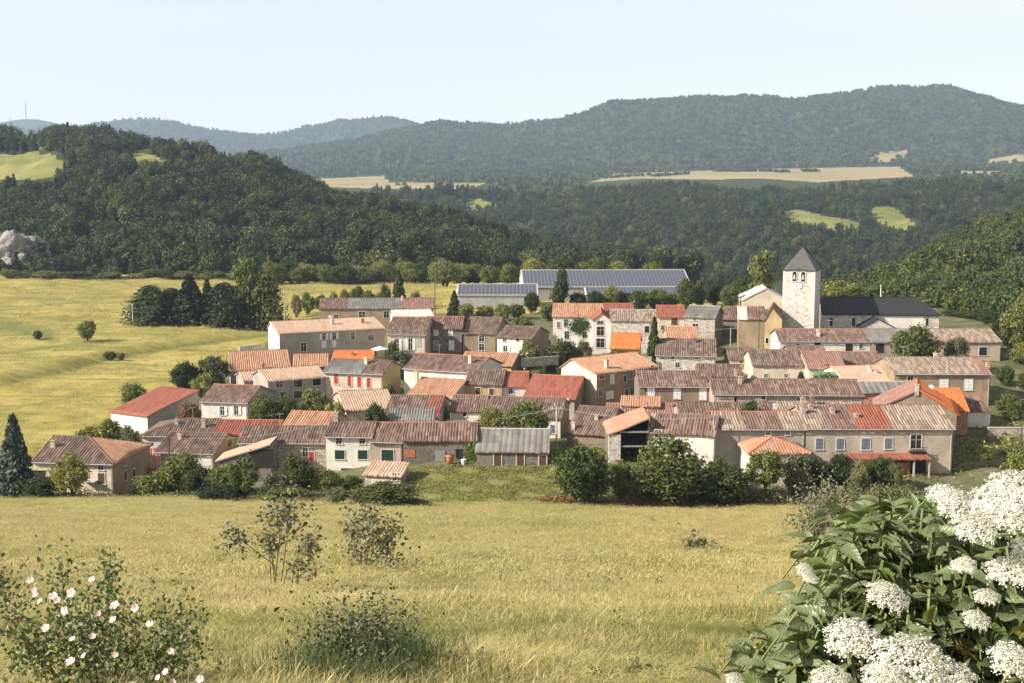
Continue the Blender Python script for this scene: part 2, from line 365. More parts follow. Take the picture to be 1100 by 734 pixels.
def cone_cloud(n, tiers=11, droop=.25, r=.34, base=.08, power=.9, ragged=.2):
    t = rng.random(n) ** 1.35; ti = np.floor(t * tiers) / tiers; t2 = np.clip(ti + (t - ti) * .7, 0, 1)
    rad = r * (1 - t2) ** power * (1 + ragged * rng.normal(size=n)); q = rng.random(n) ** .45
    th = rng.uniform(0, 6.283, n); th = th + .5 * np.sin(3 * th + ti * 40)
    z = base + (1 - base) * t2 - droop * q * rad * .6
    C = np.stack([np.cos(th) * rad * q, np.sin(th) * rad * q, z], 1)
    Nn = np.stack([np.cos(th) * .5, np.sin(th) * .5, np.ones(n)], 1) + .5 * rng.normal(size=(n, 3))
    return C, Nn
def crown_mesh(name, C, Nn, size, aspect=1.7):
    v, f = leaf_quads(C, Nn, np.full(len(C), size), aspect); return mesh_np(name, v, f)

# protos of the far woods (unit height), kept out of the scene: they are only instanced
def proto_set(name, meshes, mats):
    c = bpy.data.collections.new(name)
    for i, me in enumerate(meshes):
        me.materials.clear(); me.materials.append(mats[i % len(mats)])
        o = bpy.data.objects.new('%s_%02d' % (name, i), me); c.objects.link(o)
    return c
def scatter(name, pts, rotz, scl, pick, coll, mat=None, tilt=None, kind='stuff', label=None, cat=None):
    n = len(pts); me = bpy.data.meshes.new(name); me.vertices.add(n); me.vertices.foreach_set('co', np.asarray(pts, np.float32).ravel())
    rot = np.zeros((n, 3), np.float32); rot[:, 2] = rotz
    if tilt is not None: rot[:, :2] = tilt
    a = me.attributes.new('rot', 'FLOAT_VECTOR', 'POINT'); a.data.foreach_set('vector', rot.ravel())
    scl = np.asarray(scl, np.float32); scl = np.repeat(scl[:, None], 3, 1) if scl.ndim == 1 else scl
    a = me.attributes.new('scl', 'FLOAT_VECTOR', 'POINT'); a.data.foreach_set('vector', scl.ravel())
    a = me.attributes.new('pick', 'INT', 'POINT'); a.data.foreach_set('value', np.asarray(pick, np.int32))
    o = link(name, me)
    g = bpy.data.node_groups.new(name, 'GeometryNodeTree')
    g.interface.new_socket('Geometry', in_out='INPUT', socket_type='NodeSocketGeometry'); g.interface.new_socket('Geometry', in_out='OUTPUT', socket_type='NodeSocketGeometry')
    gi = g.nodes.new('NodeGroupInput'); go = g.nodes.new('NodeGroupOutput'); ip = g.nodes.new('GeometryNodeInstanceOnPoints')
    ci = g.nodes.new('GeometryNodeCollectionInfo'); ci.inputs['Collection'].default_value = coll
    ci.inputs['Separate Children'].default_value = True; ci.inputs['Reset Children'].default_value = True
    def attr(nm, dt):
        q = g.nodes.new('GeometryNodeInputNamedAttribute'); q.data_type = dt; q.inputs['Name'].default_value = nm; return q.outputs['Attribute']
    L = g.links.new
    L(gi.outputs[0], ip.inputs['Points']); L(ci.outputs[0], ip.inputs['Instance']); ip.inputs['Pick Instance'].default_value = True
    L(attr('pick', 'INT'), ip.inputs['Instance Index']); L(attr('rot', 'FLOAT_VECTOR'), ip.inputs['Rotation']); L(attr('scl', 'FLOAT_VECTOR'), ip.inputs['Scale'])
    L(ip.outputs[0], go.inputs[0])
    md = o.modifiers.new('scatter', 'NODES'); md.node_group = g
    return tag(o, label, cat, None, kind)

FM = {
 'wood':  foliage('woodland_leaves', (0.054, 0.072, 0.021), .22, .6, ((.05, .07, .026), .012, .7)),
 'woodb': foliage('pale_woodland_leaves', (.088, .106, .03), .25, .55, ((.07, .095, .03), .012, .6)),
 'woodc': foliage('dark_woodland_leaves', (.034, .05, .019), .18, .55),
 'woodl': foliage('sunny_woodland_leaves', (0.078, 0.1, 0.026), .3, .55, ((.085, .115, .034), .015, .6)),  # woodland leaves coloured lighter, putting in the sunlight on the right hill
 'pine':  foliage('pine_needles', (0.042, 0.058, 0.028), .12, .4),
 'far':   foliage('far_woodland', (0.1, 0.125, 0.045), .2, .35, ((.058, .08, .038), .004, .7)),
 'green': foliage('tree_leaves', (0.13, 0.155, 0.043), .32, .62),
 'dark':  foliage('dark_tree_leaves', (0.062, 0.08, 0.024), .28, .62),
 'light': foliage('light_tree_leaves', (0.17, 0.19, 0.06), .35, .6),
 'olive': foliage('olive_leaves', (0.17, 0.175, 0.085), .3, .6),
 'spruce': foliage('spruce_needles', (0.038, 0.058, 0.034), .1, .45),
'deep':  foliage('deep_green_needles', (.05, .066, .026), .15, .45),
 'blue':  foliage('blue_spruce_needles', (0.045, 0.066, 0.05), .1, .5),
 'bank':  foliage('bracken_leaves', (0.27, 0.28, 0.1), .35, .5),
 'dry':   foliage('dry_leaves', (.26, .15, .07), .3, .5),
 'ivy':   foliage('ivy_leaves', (.085, .13, .03), .3, .4),
}
wood_protos = []
for i in range(5):
    C, Nn = lobes_cloud(800, round_lobes(i, 11, .36, .44, .56, .62, (.3, .5)), .5, .5); wood_protos.append(crown_mesh('wood_crown', C, Nn, .05))
for i in range(3):
    C, Nn = cone_cloud(640, 9, .3, .2 + .03 * i, .1); wood_protos.append(crown_mesh('wood_conifer', C, Nn, .052, 2.0))
WOOD = proto_set('wood_tree', wood_protos[:], [FM['wood'], FM['woodb'], FM['wood'], FM['woodc'], FM['wood'], FM['pine'], FM['woodc'], FM['pine']])
def clone(ms): return [x.copy() for x in ms]
WOODL = proto_set('sunny_wood_tree', clone(wood_protos), [FM['woodl'], FM['woodb'], FM['woodl'], FM['wood'], FM['woodl']] + [FM['pine']] * 3)
far_protos = []
for i in range(4):
    C, Nn = lobes_cloud(70, round_lobes(20 + i, 6, .4, .42, .5, .6, (.4, .55)), .6, .5); far_protos.append(crown_mesh('far_crown', C, Nn, .2))
C, Nn = cone_cloud(60, 6, .3, .26); far_protos.append(crown_mesh('far_conifer', C, Nn, .19, 1.8))
FAR = proto_set('far_tree', far_protos, [FM['far'], FM['woodb'], FM['far'], FM['wood'], FM['pine']])

# ------------------------------------------------------------------ hills, valley side, plateau, mountains
def hill_mat(name, a, b_, c, scale):
    m, t, b = newmat(name); b.inputs['Roughness'].default_value = 1; b.inputs['Specular IOR Level'].default_value = .05
    p = pos(t); n = noise_n(t, scale, 8, p, .7)
    t.links.new(ramp(t, [(.3, a), (.5, b_), (.72, c)], n).outputs[0], b.inputs['Base Color']); return m
HM = {'wood': hill_mat('wooded_ground', (.03, .042, .018), (.05, .065, .026), (.085, .095, .035), .04),
      'plateau': hill_mat('plateau_fields', (.25, .21, .11), (.37, .29, .16), (.44, .35, .2), .006),
      'grass': hill_mat('hill_pasture', (.14, .16, .05), (.22, .22, .075), (.32, .28, .11), .04)}
def loft(name, rows, px0, px1, ncol, nrow, amp, nscale, mats, mask=None, power=1.0):
    """rows: polylines [(px,py,Y),...] from the foot to the crest and over it; real terrain between them"""
    pxs = np.linspace(px0, px1, ncol); K = len(rows); X = np.zeros((K, ncol)); Yy = X.copy(); Z = X.copy()
    for k, r in enumerate(rows):
        r = np.array(r, float); py = np.interp(pxs, r[:, 0], r[:, 1]); Y = np.interp(pxs, r[:, 0], r[:, 2])
        ker = np.hanning(7); ker /= ker.sum(); py = np.convolve(np.pad(py, 3, 'edge'), ker, 'valid')
        for j in range(ncol):
            X[k, j], Yy[k, j], Z[k, j] = at(pxs[j], py[j], Y[j])
    t = np.linspace(0, K - 1, nrow); k0 = np.minimum(t.astype(int), K - 2); fr = (t - k0)[:, None]
    P = np.stack([A[k0] * (1 - fr) + A[k0 + 1] * fr for A in (X, Yy, Z)], -1)
    for i in range(nrow):
        e = min(1, i / 3) if amp else 0
        for j in range(ncol):
            p = P[i, j]; P[i, j, 2] += e * amp * mnoise.fractal(Vector((p[0] * nscale, p[1] * nscale * .6, 3.7)), .9, 2.0, 5)
    q = (np.arange(nrow - 1)[:, None] * ncol + np.arange(ncol - 1)[None, :]).ravel(); q = np.stack([q, q + 1, q + ncol + 1, q + ncol], 1)
    mi = None
    me = mesh_np(name, P.reshape(-1, 3), q, smooth=True)
    if mask:
        cen = P.reshape(-1, 3)[q].mean(1); ppx, ppy = project(cen); me.polygons.foreach_set('material_index', mask(ppx, ppy).astype(np.int32))
    tag(link(name, me, None, mats), kind='structure')
    return P
def project(P):
    x = P[:, 0]; y = P[:, 1]; z = P[:, 2] - CZ
    d = y * math.cos(TH) - z * math.sin(TH); v = y * math.sin(TH) + z * math.cos(TH)
    return 550 + F * x / d, 367 - F * v / d
def sample(P, n, ibias=None):
    """n points spread over a loft by area"""
    a = P[:-1, :-1]; e1 = P[1:, :-1] - a; e2 = P[:-1, 1:] - a; ar = np.linalg.norm(np.cross(e1, e2), axis=-1)
    if ibias is not None: ar = ar * ibias(P[:-1, :-1])
    k = rng.choice(ar.size, n, p=ar.ravel() / ar.sum()); i, j = np.unravel_index(k, ar.shape); u = rng.random((n, 1)); v = rng.random((n, 1))
    return P[i, j] * (1 - u) * (1 - v) + P[i + 1, j] * u * (1 - v) + P[i, j + 1] * (1 - u) * v + P[i + 1, j + 1] * u * v
def inpoly(px, py, poly):
    ins = np.zeros(len(px), bool); n = len(poly)
    for i in range(n):
        x1, y1 = poly[i]; x2, y2 = poly[(i + 1) % n]
        if y1 == y2: continue
        c = ((y1 > py) != (y2 > py)) & (px < (x2 - x1) * (py - y1) / (y2 - y1) + x1); ins ^= c
    return ins
def wood(name, P, n, h, coll, npick, wts, clear=(), label='', cat='woodland', box=None, ibias=None, sink=.08):
    T = sample(P, n, ibias); px, py = project(T); keep = np.ones(len(T), bool)
    for c in clear: keep &= ~inpoly(px, py, c)
    keep &= (px > -160) & (px < 1260)
    T = T[keep]; m = len(T); s = rng.uniform(h[0], h[1], m); pk = rng.choice(npick, m, p=np.array(wts) / sum(wts))
    nz = np.array([mnoise.noise(Vector((p[0] * .012, p[1] * .012, .3))) for p in T]); s *= 1 + .35 * nz
    T[:, 2] -= s * sink
    sc = np.stack([s * rng.uniform(.85, 1.25, m), s * rng.uniform(.85, 1.25, m), s], 1)
    scatter(name, T, rng.uniform(0, 6.28, m), sc, pk, coll, label=label, cat=cat)

clr3 = [[(930, 174), (945, 166), (965, 161), (978, 161), (973, 168), (955, 175)], [(1060, 174), (1085, 166), (1110, 167), (1110, 175)]]
# far blue mountains
P3 = loft('mountain_ridge', [
    [(-300, 200, 3300), (1500, 200, 3300)], [(-300, 186, 3500), (300, 187, 3500), (700, 184, 3500), (1500, 180, 3500)],
    [(-300, 180, 4000), (300, 176, 4000), (430, 168, 4000), (560, 165, 4000), (700, 150, 4000), (850, 146, 4000), (1000, 146, 4000), (1150, 148, 4000), (1500, 150, 4000)],
    [(-300, 180, 4700), (250, 172, 4700), (330, 160, 4700), (430, 144, 4700), (470, 139, 4700), (540, 141, 4700), (590, 134, 4700), (640, 122, 4700), (670, 114, 4700), (700, 119, 4700), (760, 110, 4700), (810, 105, 4700), (860, 111, 4700), (920, 106, 4700), (1000, 101, 4700), (1050, 104, 4700), (1100, 116, 4700), (1500, 140, 4700)],
    [(-300, 182, 5300), (300, 170, 5300), (455, 139, 5300), (500, 138, 5300), (540, 139, 5300), (580, 133, 5300), (620, 125, 5300), (655, 110, 5300), (668, 109, 5300), (690, 113, 5300), (740, 106, 5300), (800, 102, 5300), (850, 108, 5300), (900, 102, 5300), (960, 98, 5300), (1030, 98, 5300), (1060, 103, 5300), (1100, 112, 5300), (1300, 135, 5300), (1500, 150, 5300)],
    [(-300, 200, 6200), (1500, 200, 6200)]], -280, 1480, 330, 80, 26, .0030, [HM['wood'], HM['plateau']], mask=lambda x, y: np.any([inpoly(x, y, c) for c in clr3], 0))
P2 = loft('distant_mountain', [
    [(-300, 200, 5800), (700, 200, 5800)], [(-300, 178, 6100), (700, 178, 6100)],
    [(-300, 150, 6900), (0, 148, 6900), (200, 145, 6900), (300, 155, 6900), (390, 135, 6900), (440, 136, 6900), (500, 160, 6900), (700, 170, 6900)],
    [(-300, 145, 7400), (0, 140, 7400), (90, 135, 7400), (120, 130, 7400), (165, 126, 7400), (200, 133, 7400), (240, 142, 7400), (270, 145, 7400), (300, 142, 7400), (350, 132, 7400), (395, 123.5, 7400), (430, 127, 7400), (455, 139, 7400), (520, 155, 7400), (700, 170, 7400)],
    [(-300, 190, 8200), (700, 190, 8200)]], -280, 700, 120, 36, 18, .003, [HM['wood']])
P1 = loft('farthest_hill', [
    [(-300, 170, 8300), (300, 170, 8300)], [(-300, 140, 8700), (-40, 134, 8700), (0, 130, 8700), (30, 124.5, 8700), (52, 128, 8700), (70, 133, 8700), (130, 140, 8700), (300, 165, 8700)],
    [(-300, 190, 9300), (300, 190, 9300)]], -280, 300, 70, 20, 0, .003, [HM['wood']])
wood('mountain_woods', P3, 46000, (6, 21), FAR, 5, [3, 3, 3, 3, 5], clr3, 'bluish wood covering the long far mountain under the sky')
wood('distant_mountain_woods', P2, 14000, (12, 20), FAR, 5, [3, 3, 3, 3, 5], (), 'pale blue wood on the distant rounded mountain left of the main ridge')
# the clearing on the ridge shows as pale pasture
# plateau with wheat
plat_fields = [[(340, 192), (350, 192), (412, 189), (418, 196), (520, 197), (505, 203), (420, 203), (340, 201)], [(634, 196), (660, 187), (800, 182), (965, 179), (982, 190), (905, 194), (880, 196), (820, 192), (760, 193), (690, 192)],
               [(930, 178), (960, 176), (968, 181), (935, 182)], [(1030, 184), (1078, 184), (1078, 187), (1030, 187)]]
PP = loft('plateau', [
    [(-300, 240, 1560), (1500, 240, 1560)], [(-300, 222, 1640), (300, 221, 1640), (500, 219, 1640), (560, 215, 1640), (640, 214, 1640), (700, 211, 1640), (900, 208, 1640), (1100, 199, 1640), (1500, 196, 1640)],
    [(-300, 186, 3300), (300, 187, 3300), (600, 184, 3300), (800, 180.5, 3300), (1100, 178, 3300), (1500, 176, 3300)], [(-300, 186, 3900), (1500, 184, 3900)]], -300, 1500, 420, 150, 0, .002, [HM['wood'], HM['plateau']],
    mask=lambda x, y: np.any([inpoly(x, y, c) for c in plat_fields], 0))
wood('plateau_woods', PP, 9000, (7, 12), FAR, 5, [3, 3, 3, 3, 5], plat_fields + [[(330, 198), (530, 198), (530, 224), (330, 224)], [(630, 192), (985, 188), (985, 214), (630, 216)]], 'low dark woods between the golden fields of the plateau')
hedge_px = np.concatenate([np.linspace(705, 740, 60), np.linspace(770, 830, 110), np.linspace(838, 850, 30), np.linspace(866, 880, 40), np.linspace(650, 700, 50), np.linspace(428, 432, 6)])
hedge_py = np.concatenate([np.linspace(190, 187.5, 60), np.full(110, 184.6), np.full(30, 185.5), np.full(40, 184.8), np.linspace(192, 188.5, 50), np.full(6, 199.)])
def on_plateau(px, py):      # nearest plateau vertex row in this direction
    j = int(np.clip(np.interp(px, np.linspace(-300, 1500, PP.shape[1]), np.arange(PP.shape[1])), 0, PP.shape[1] - 1)); x_, y_ = project(PP[:, j]); i = int(np.argmin(np.abs(y_[4:110] - py))) + 4; return PP[i, j]
hp = np.array([on_plateau(a, b) for a, b in zip(hedge_px, hedge_py)]) + np.stack([rng.normal(0, 4, len(hedge_px)), rng.normal(0, 6, len(hedge_px)), np.full(len(hedge_px), -.6)], 1)
scatter('plateau_hedges', hp, rng.uniform(0, 6, len(hp)), rng.uniform(4, 10, len(hp)), rng.integers(0, 5, len(hp)), FAR, label='hedges dividing the golden plateau fields', cat='hedge')
# valley side below the plateau
clr_v = [[(838, 230), (856, 225), (880, 231), (926, 239), (922, 254), (880, 252), (848, 244)], [(928, 224), (955, 220), (972, 232), (990, 246), (966, 258), (946, 248)], [(905, 216), (920, 215), (925, 221), (900, 222)],
         [(503, 216), (514, 214), (540, 222), (520, 226), (500, 224)]]
PV = loft('valley_side', [
    [(-300, 330, 900), (550, 330, 900), (900, 330, 820), (1500, 330, 820)], [(-300, 270, 1200), (550, 275, 1200), (900, 278, 1100), (1500, 270, 1100)],
    [(-300, 232, 1420), (550, 236, 1420), (800, 232, 1380), (1000, 232, 1380), (1500, 225, 1380)],
    [(-300, 222, 1600), (300, 230, 1600), (420, 236, 1600), (520, 233, 1600), (570, 226, 1600), (640, 219, 1600), (760, 214, 1600), (900, 211, 1600), (985, 208, 1600), (1020, 200, 1600), (1100, 199, 1600), (1500, 196, 1600)],
    [(-300, 215, 1680), (1500, 200, 1680)]], -280, 1480, 330, 110, 10, .009, [HM['wood'], HM['grass']], mask=lambda x, y: np.any([inpoly(x, y, c) for c in clr_v], 0))
wood('valley_woods', PV, 21000, (6, 15), WOOD, 8, [4, 4, 4, 4, 4, 4, 4, 4], clr_v, 'dense mixed wood on the valley side below the golden plateau', ibias=lambda a: (a[..., 1] > 950) * 1.0)
# the wooded hill on the left
pasture = [[(-200, 163), (0, 166), (40, 163), (64, 170), (75, 180), (52, 190), (0, 197), (-200, 204)], [(134, 164), (160, 163), (185, 176), (170, 184), (146, 176)], [(78, 178), (104, 182), (112, 190), (84, 186)], [(20, 152), (50, 154), (52, 160), (22, 160)]]
PL = loft('wooded_hill', [
    [(-300, 306, 486), (420, 306, 490), (600, 300, 560), (760, 300, 640)], [(-300, 268, 560), (0, 270, 560), (300, 272, 560), (450, 276, 580), (600, 286, 640), (760, 296, 720)],
    [(-300, 205, 690), (0, 207, 690), (100, 205, 690), (250, 216, 680), (350, 236, 670), (450, 255, 690), (560, 272, 700), (640, 284, 740), (760, 300, 800)],
    [(-300, 150, 900), (0, 154, 900), (60, 148, 900), (110, 150, 890), (170, 158, 860), (230, 172, 830), (300, 197, 800), (350, 214, 780), (420, 232, 770), (500, 250, 770), (580, 272, 780), (660, 292, 800), (760, 304, 850)],
    [(-300, 156, 960), (60, 156, 960), (230, 180, 890), (420, 240, 830), (580, 285, 830), (760, 310, 880)], [(-300, 260, 1150), (760, 330, 1050)]],
    -290, 750, 170, 70, 7, .02, [HM['wood'], HM['grass']], mask=lambda x, y: np.any([inpoly(x, y, c) for c in pasture], 0))
cliff_clear = [[(-60, 262), (30, 262), (34, 290), (-60, 290)]]
wood('hill_woods', PL, 10500, (5, 14), WOOD, 8, [5, 5, 5, 5, 5, 3, 3, 3], pasture + cliff_clear + [[(-200, 163), (60, 163), (78, 182), (52, 202), (0, 210), (-200, 216)], [(130, 166), (188, 176), (176, 194), (142, 184)]], 'dark green mixed wood covering the left hill above the yellow field', ibias=lambda a: (a[..., 1] < 1000) * 1.0)
# the sunny hill on the right
PR = loft('sunny_hill', [
    [(840, 350, 430), (960, 345, 350), (1040, 352, 310), (1100, 368, 280), (1500, 420, 240)], [(840, 345, 480), (940, 326, 430), (1020, 312, 400), (1100, 310, 370), (1500, 300, 350)],
    [(840, 345, 560), (930, 318, 560), (1000, 285, 540), (1050, 272, 530), (1100, 260, 520), (1500, 200, 500)],
    [(840, 350, 640), (930, 318, 640), (960, 303, 640), (1000, 285, 640), (1050, 260, 640), (1100, 243, 640), (1500, 150, 640)], [(840, 400, 760), (1500, 300, 760)]],
    845, 1480, 90, 46, 4, .02, [HM['wood']])
wood('sunny_hill_woods', PR, 3800, (6, 13), WOODL, 8, [5, 5, 5, 5, 5, 1, 1, 1], (), 'sunlit yellow-green broadleaf wood on the hill behind the church at right', ibias=lambda a: (a[..., 1] < 680) * 1.0)

# limestone cliff at the foot of the left hill
def rock(name, c, r, seed, mat, n=150, label=None, amp=.5):
    u = np.linspace(0, 2 * math.pi, n, endpoint=False); w = np.linspace(-math.pi / 2, math.pi / 2, n // 2); V = []
    for b in w:
        for a in u:
            d = Vector((math.cos(a) * math.cos(b), math.sin(a) * math.cos(b), math.sin(b)))
            h = mnoise.fractal(d * 1.7 + Vector((seed, 0, 0)), .7, 2.2, 8) + .25 * mnoise.turbulence(Vector((d.x * 6, d.y * 6, d.z * 3)), 4, True); cr = mnoise.ridged_multi_fractal(Vector((d.x * 5, d.y * 5, d.z * 1.6)) + Vector((0, seed, 0)), .9, 2.1, 4, 1.0, 2.0)
            k = 1 + amp * h - .06 * cr; V.append((d.x * r[0] * k, d.y * r[1] * k, d.z * r[2] * k))
    q = [(i * n + j, i * n + (j + 1) % n, (i + 1) * n + (j + 1) % n, (i + 1) * n + j) for i in range(n // 2 - 1) for j in range(n)]
    o = link(name, mesh_np(name, V, q), None, [mat]); o.location = c; return o
m, t, b = newmat('limestone'); p = pos(t)
n1 = noise_n(t, .25, 7, p, .7); n2 = noise_n(t, 1.2, 5, p)
a = ramp(t, [(.3, (.1, .095, .085)), (.5, (.27, .25, .225)), (.7, (.38, .355, .32))], n1).outputs[0]
t.links.new(a, b.inputs['Base Color']); bump(t, b, n2, .8, .8)
LIME = m
c = at(6, 282, 515); tag(rock('rock_cliff', (c[0] - 2, c[1], c[2] - 1), (21, 10, 13), 2.0, m), kind='structure')

# haze over the whole valley
hz = MB(); hz.box(-7800, 7800, -300, 9600, -260, 1050); H = hz.build('haze', []); 
m = bpy.data.materials.new('valley_haze'); m.use_nodes = True; t = m.node_tree; t.nodes.remove(t.nodes['Principled BSDF'])
pv = t.nodes.new('ShaderNodeVolumePrincipled'); pv.inputs['Density'].default_value = 1.05e-4; pv.inputs['Color'].default_value = (.62, .80, 1.0, 1); pv.inputs['Anisotropy'].default_value = .2
t.links.new(pv.outputs[0], t.nodes['Material Output'].inputs['Volume']); H.data.materials.append(m)
tag(H, 'thin bluish haze filling the valley air', 'haze', kind='stuff')


# ------------------------------------------------------------------ houses
HOUSES = {}
PER = .40
def slope(o, u, w, v, Lv, aL=0, aR=0, zones=None, mats=None, name='roof', parent=None, sag=.07, wave=.075, thick=.13, per=PER):
    """one tiled roof slope: corrugated rows running up the slope; o lower left corner, u along the eave, v up the slope"""
    o, u, v = Vector(o), Vector(u), Vector(v); n = u.cross(v).normalized()
    k = max(2, int(round(w / per))); nn = k * 6 + 1; rows = max(3, int(Lv / 1.3) + 2)
    us_ = np.linspace(0, w, nn); ph = (us_ / w * k) % 1.0; wd_ = rng.uniform(.8, 1.2, k); ce = np.concatenate([[0], np.cumsum(wd_)]); ce = ce / ce[-1] * w; us_ = np.interp(us_ / w * k, np.arange(k + 1), ce); hgt = wave * np.abs(np.sin(math.pi * ph)) ** .8
    top = np.full(nn, Lv)
    if aL > 0: top = np.minimum(top, Lv * us_ / aL)
    if aR > 0: top = np.minimum(top, Lv * (w - us_) / aR)
    tt = np.linspace(0, 1, rows); V = []; UV = []
    s0 = rng.uniform(0, 50)
    if wave < .02: sag = 0
    jit = np.repeat(rng.uniform(-.09, .09, k + 1), 6)[:nn] if wave > 0.03 else np.zeros(nn)
    O = np.array(o); U = np.array(u); VV = np.array(v); NN = np.array(n)
    P = np.zeros((rows + 1, nn, 3)); UVs = np.zeros((rows + 1, nn, 2))
    for r, t in enumerate(tt):
        vv = top * t + (jit * (1 - t) if r == 0 else 0)
        sg = sag * (np.sin(us_ * .55 + s0) * .6 + np.sin(us_ * .23 + s0 * 2 + t * 2) + .6 * np.sin(us_ * 1.1 + t * 4 + s0)) * math.sin(math.pi * min(1, t + .08)) * .8
        h = hgt + sg
        P[r + 1] = O + us_[:, None] * U + vv[:, None] * VV + h[:, None] * NN; UVs[r + 1, :, 0] = us_; UVs[r + 1, :, 1] = vv
    P[0] = O + us_[:, None] * U + (jit)[:, None] * VV - thick * NN; UVs[0, :, 0] = us_; UVs[0, :, 1] = -.1
    q = (np.arange(rows)[:, None] * nn + np.arange(nn - 1)[None, :]).ravel(); q = np.stack([q, q + 1, q + nn + 1, q + nn], 1)
    mi = np.zeros(len(q), int)
    if zones:
        cu = np.tile((us_[:-1] + us_[1:]) / 2, rows)
        for a, b, m_ in zones: mi[(cu >= a) & (cu < b)] = m_
    # side skirts and underside
    V = P.reshape(-1, 3); m0 = len(V); ext = []; eq = []
    for col in (0, nn - 1):
        base = m0 + len(ext); ext += [V[r * nn + col] - NN * (thick if r else 0) for r in range(rows + 1)]
        for r in range(rows): eq.append((r * nn + col, (r + 1) * nn + col, base + r + 1, base + r))
    b0 = m0; b1 = m0 + rows + 1
    for r in range(rows): eq.append((b0 + r, b0 + r + 1, b1 + r + 1, b1 + r))
    V = np.vstack([V, np.array(ext)]); UVa = np.vstack([UVs.reshape(-1, 2), np.zeros((len(ext), 2))])
    Q = np.vstack([q, np.array(eq)]); mi = np.concatenate([mi, np.zeros(len(eq), int)])
    return V, Q, mi, UVa
def join_slopes(parts, name, mats, parent):
    V = []; Q = []; M = []; UVv = []; k = 0
    for v, q, m_, uv in parts:
        V.append(v); Q.append(q + k); M.append(m_); UVv.append(uv); k += len(v)
    me = mesh_np(name, np.vstack(V), np.vstack(Q), np.concatenate(M), np.vstack(UVv)); return link(name, me, parent, mats)
def rmat(x): return RM[x] if isinstance(x, str) else x

def opening(h, s, z, w, ht, kind, plane):
    """window / door / shutter group on a wall. plane: 'F' front, 'R' right end, 'L' left end; s along it, z bottom"""
    H = HOUSES[h]; root = H['o']; Wd = H['W']
    # local frame on the wall: x right, y outwards, z up
    if plane == 'F': loc, rz = (s, 0, z), 0
    elif plane == 'R': loc, rz = (Wd, s, z), math.pi / 2
    else: loc, rz = (0, s, z), -math.pi / 2
    def fin(o): o.location = loc; o.rotation_euler = (0, 0, rz); return o
    col = kind.split(':')[1] if ':' in kind else None; k = kind.split(':')[0]
    x0, x1 = -w / 2, w / 2
    def framed(nm, fm, t=.1, out=.07):
        f = MB(); f.box(x0 - t, x0, -out, .02, -.02, ht + t); f.box(x1, x1 + t, -out, .02, -.02, ht + t); f.box(x0, x1, -out, .02, ht, ht + t); f.box(x0 - t - .06, x1 + t + .06, -out - .07, .02, -.12, -.02)
        return fin(f.build(nm, fm, root))
    if k in ('w', 'os', 'hole'):
        f = framed('window', CM['surround'] if k != 'hole' else CM['dark'], .1 if w > .5 else .05)
        g = MB(); g.box(x0, x1, -.012, .01, -.02, ht)
        p = g.build('pane', CM['glass'] if k != 'hole' else CM['dark'], f)  # hole: dark board painted for the shade inside an opening
        if k != 'hole' and w > .6:
            c = MB(); c.box(-.03, .03, -.04, -.012, 0, ht); c.box(x0, x1, -.038, -.012, ht * .62, ht * .62 + .05); c.box(x0, x0 + .05, -.04, -.012, 0, ht); c.box(x1 - .05, x1, -.04, -.012, 0, ht)
            c.build('frame', CM[col or 'frame'], f)
        if k == 'os':
            for sx in (-1, 1):
                q = MB(); a = x0 - .12 - w * .5 if sx < 0 else x1 + .12; q.box(a, a + w * .5, -.1, -.06, 0, ht); q.build('shutter', CM[col or 'white'], f)
    elif k == 'sh':      # closed shutters
        f = framed('window', CM['surround'], .1)
        for sx in (-1, 1):
            q = MB(); a, b_ = (x0, -.015) if sx < 0 else (.015, x1); q.box(a, b_, -.06, -.01, 0, ht)
            for zz in (.15, .5, .82): q.box(a + .03, b_ - .03, -.085, -.06, ht * zz, ht * zz + .09)
            q.build('shutter', CM[col or 'white'], f)
    elif k == 'door':
        d = MB(); d.box(x0, x1, -.05, .01, 0, ht)
        for i in range(max(2, int(w / .3))): d.box(x0 + i * .3 + .02, min(x1, x0 + i * .3 + .27), -.07, -.05, .05, ht - .05)
        f = fin(d.build('door', CM[col or 'brown'], root))
        t = MB(); t.box(x0 - .12, x0, -.08, .02, 0, ht + .12); t.box(x1, x1 + .12, -.08, .02, 0, ht + .12); t.box(x0, x1, -.08, .02, ht, ht + .12); t.build('door_frame', CM['surround'], f)
    elif k == 'panel':
        d = MB(); d.box(x0, x1, -.05, .01, 0, ht)
        for i in range(max(2, int(w / .25))): d.box(x0 + i * .25 + .01, min(x1, x0 + i * .25 + .23), -.065, -.05, .02, ht - .02)
        fin(d.build('blind_panel', CM[col or 'grey'], root))
def place(h, px, py, w, ht, kind):
    """an opening whose centre shows at (px,py), sizes in pixels of the photograph"""
    plane = 'F'
    if kind[1:2] == '|': plane, kind = kind[0], kind[2:]
    H = HOUSES[h]; a, b = ray(px, py); ax, ay = H['A'][:2]; c, s = H['c'], H['s']
    if plane == 'F': ox, oy, ex, ey = ax, ay, c, s
    elif plane == 'R': ox, oy, ex, ey = ax + c * H['W'], ay + s * H['W'], -s, c
    else: ox, oy, ex, ey = ax, ay, -s, c
    q = (oy * a - ox) / (ex - a * ey); Y = oy + q * ey; z = CZ + b * Y - H['z0']; m = Y / F
    fac = abs(ex * 1 - ey * a) / math.sqrt(1 + a * a)
    wm, hm = w * m / max(fac, .35), ht * m
    opening(h, q, z - hm / 2, wm, hm, kind, plane)

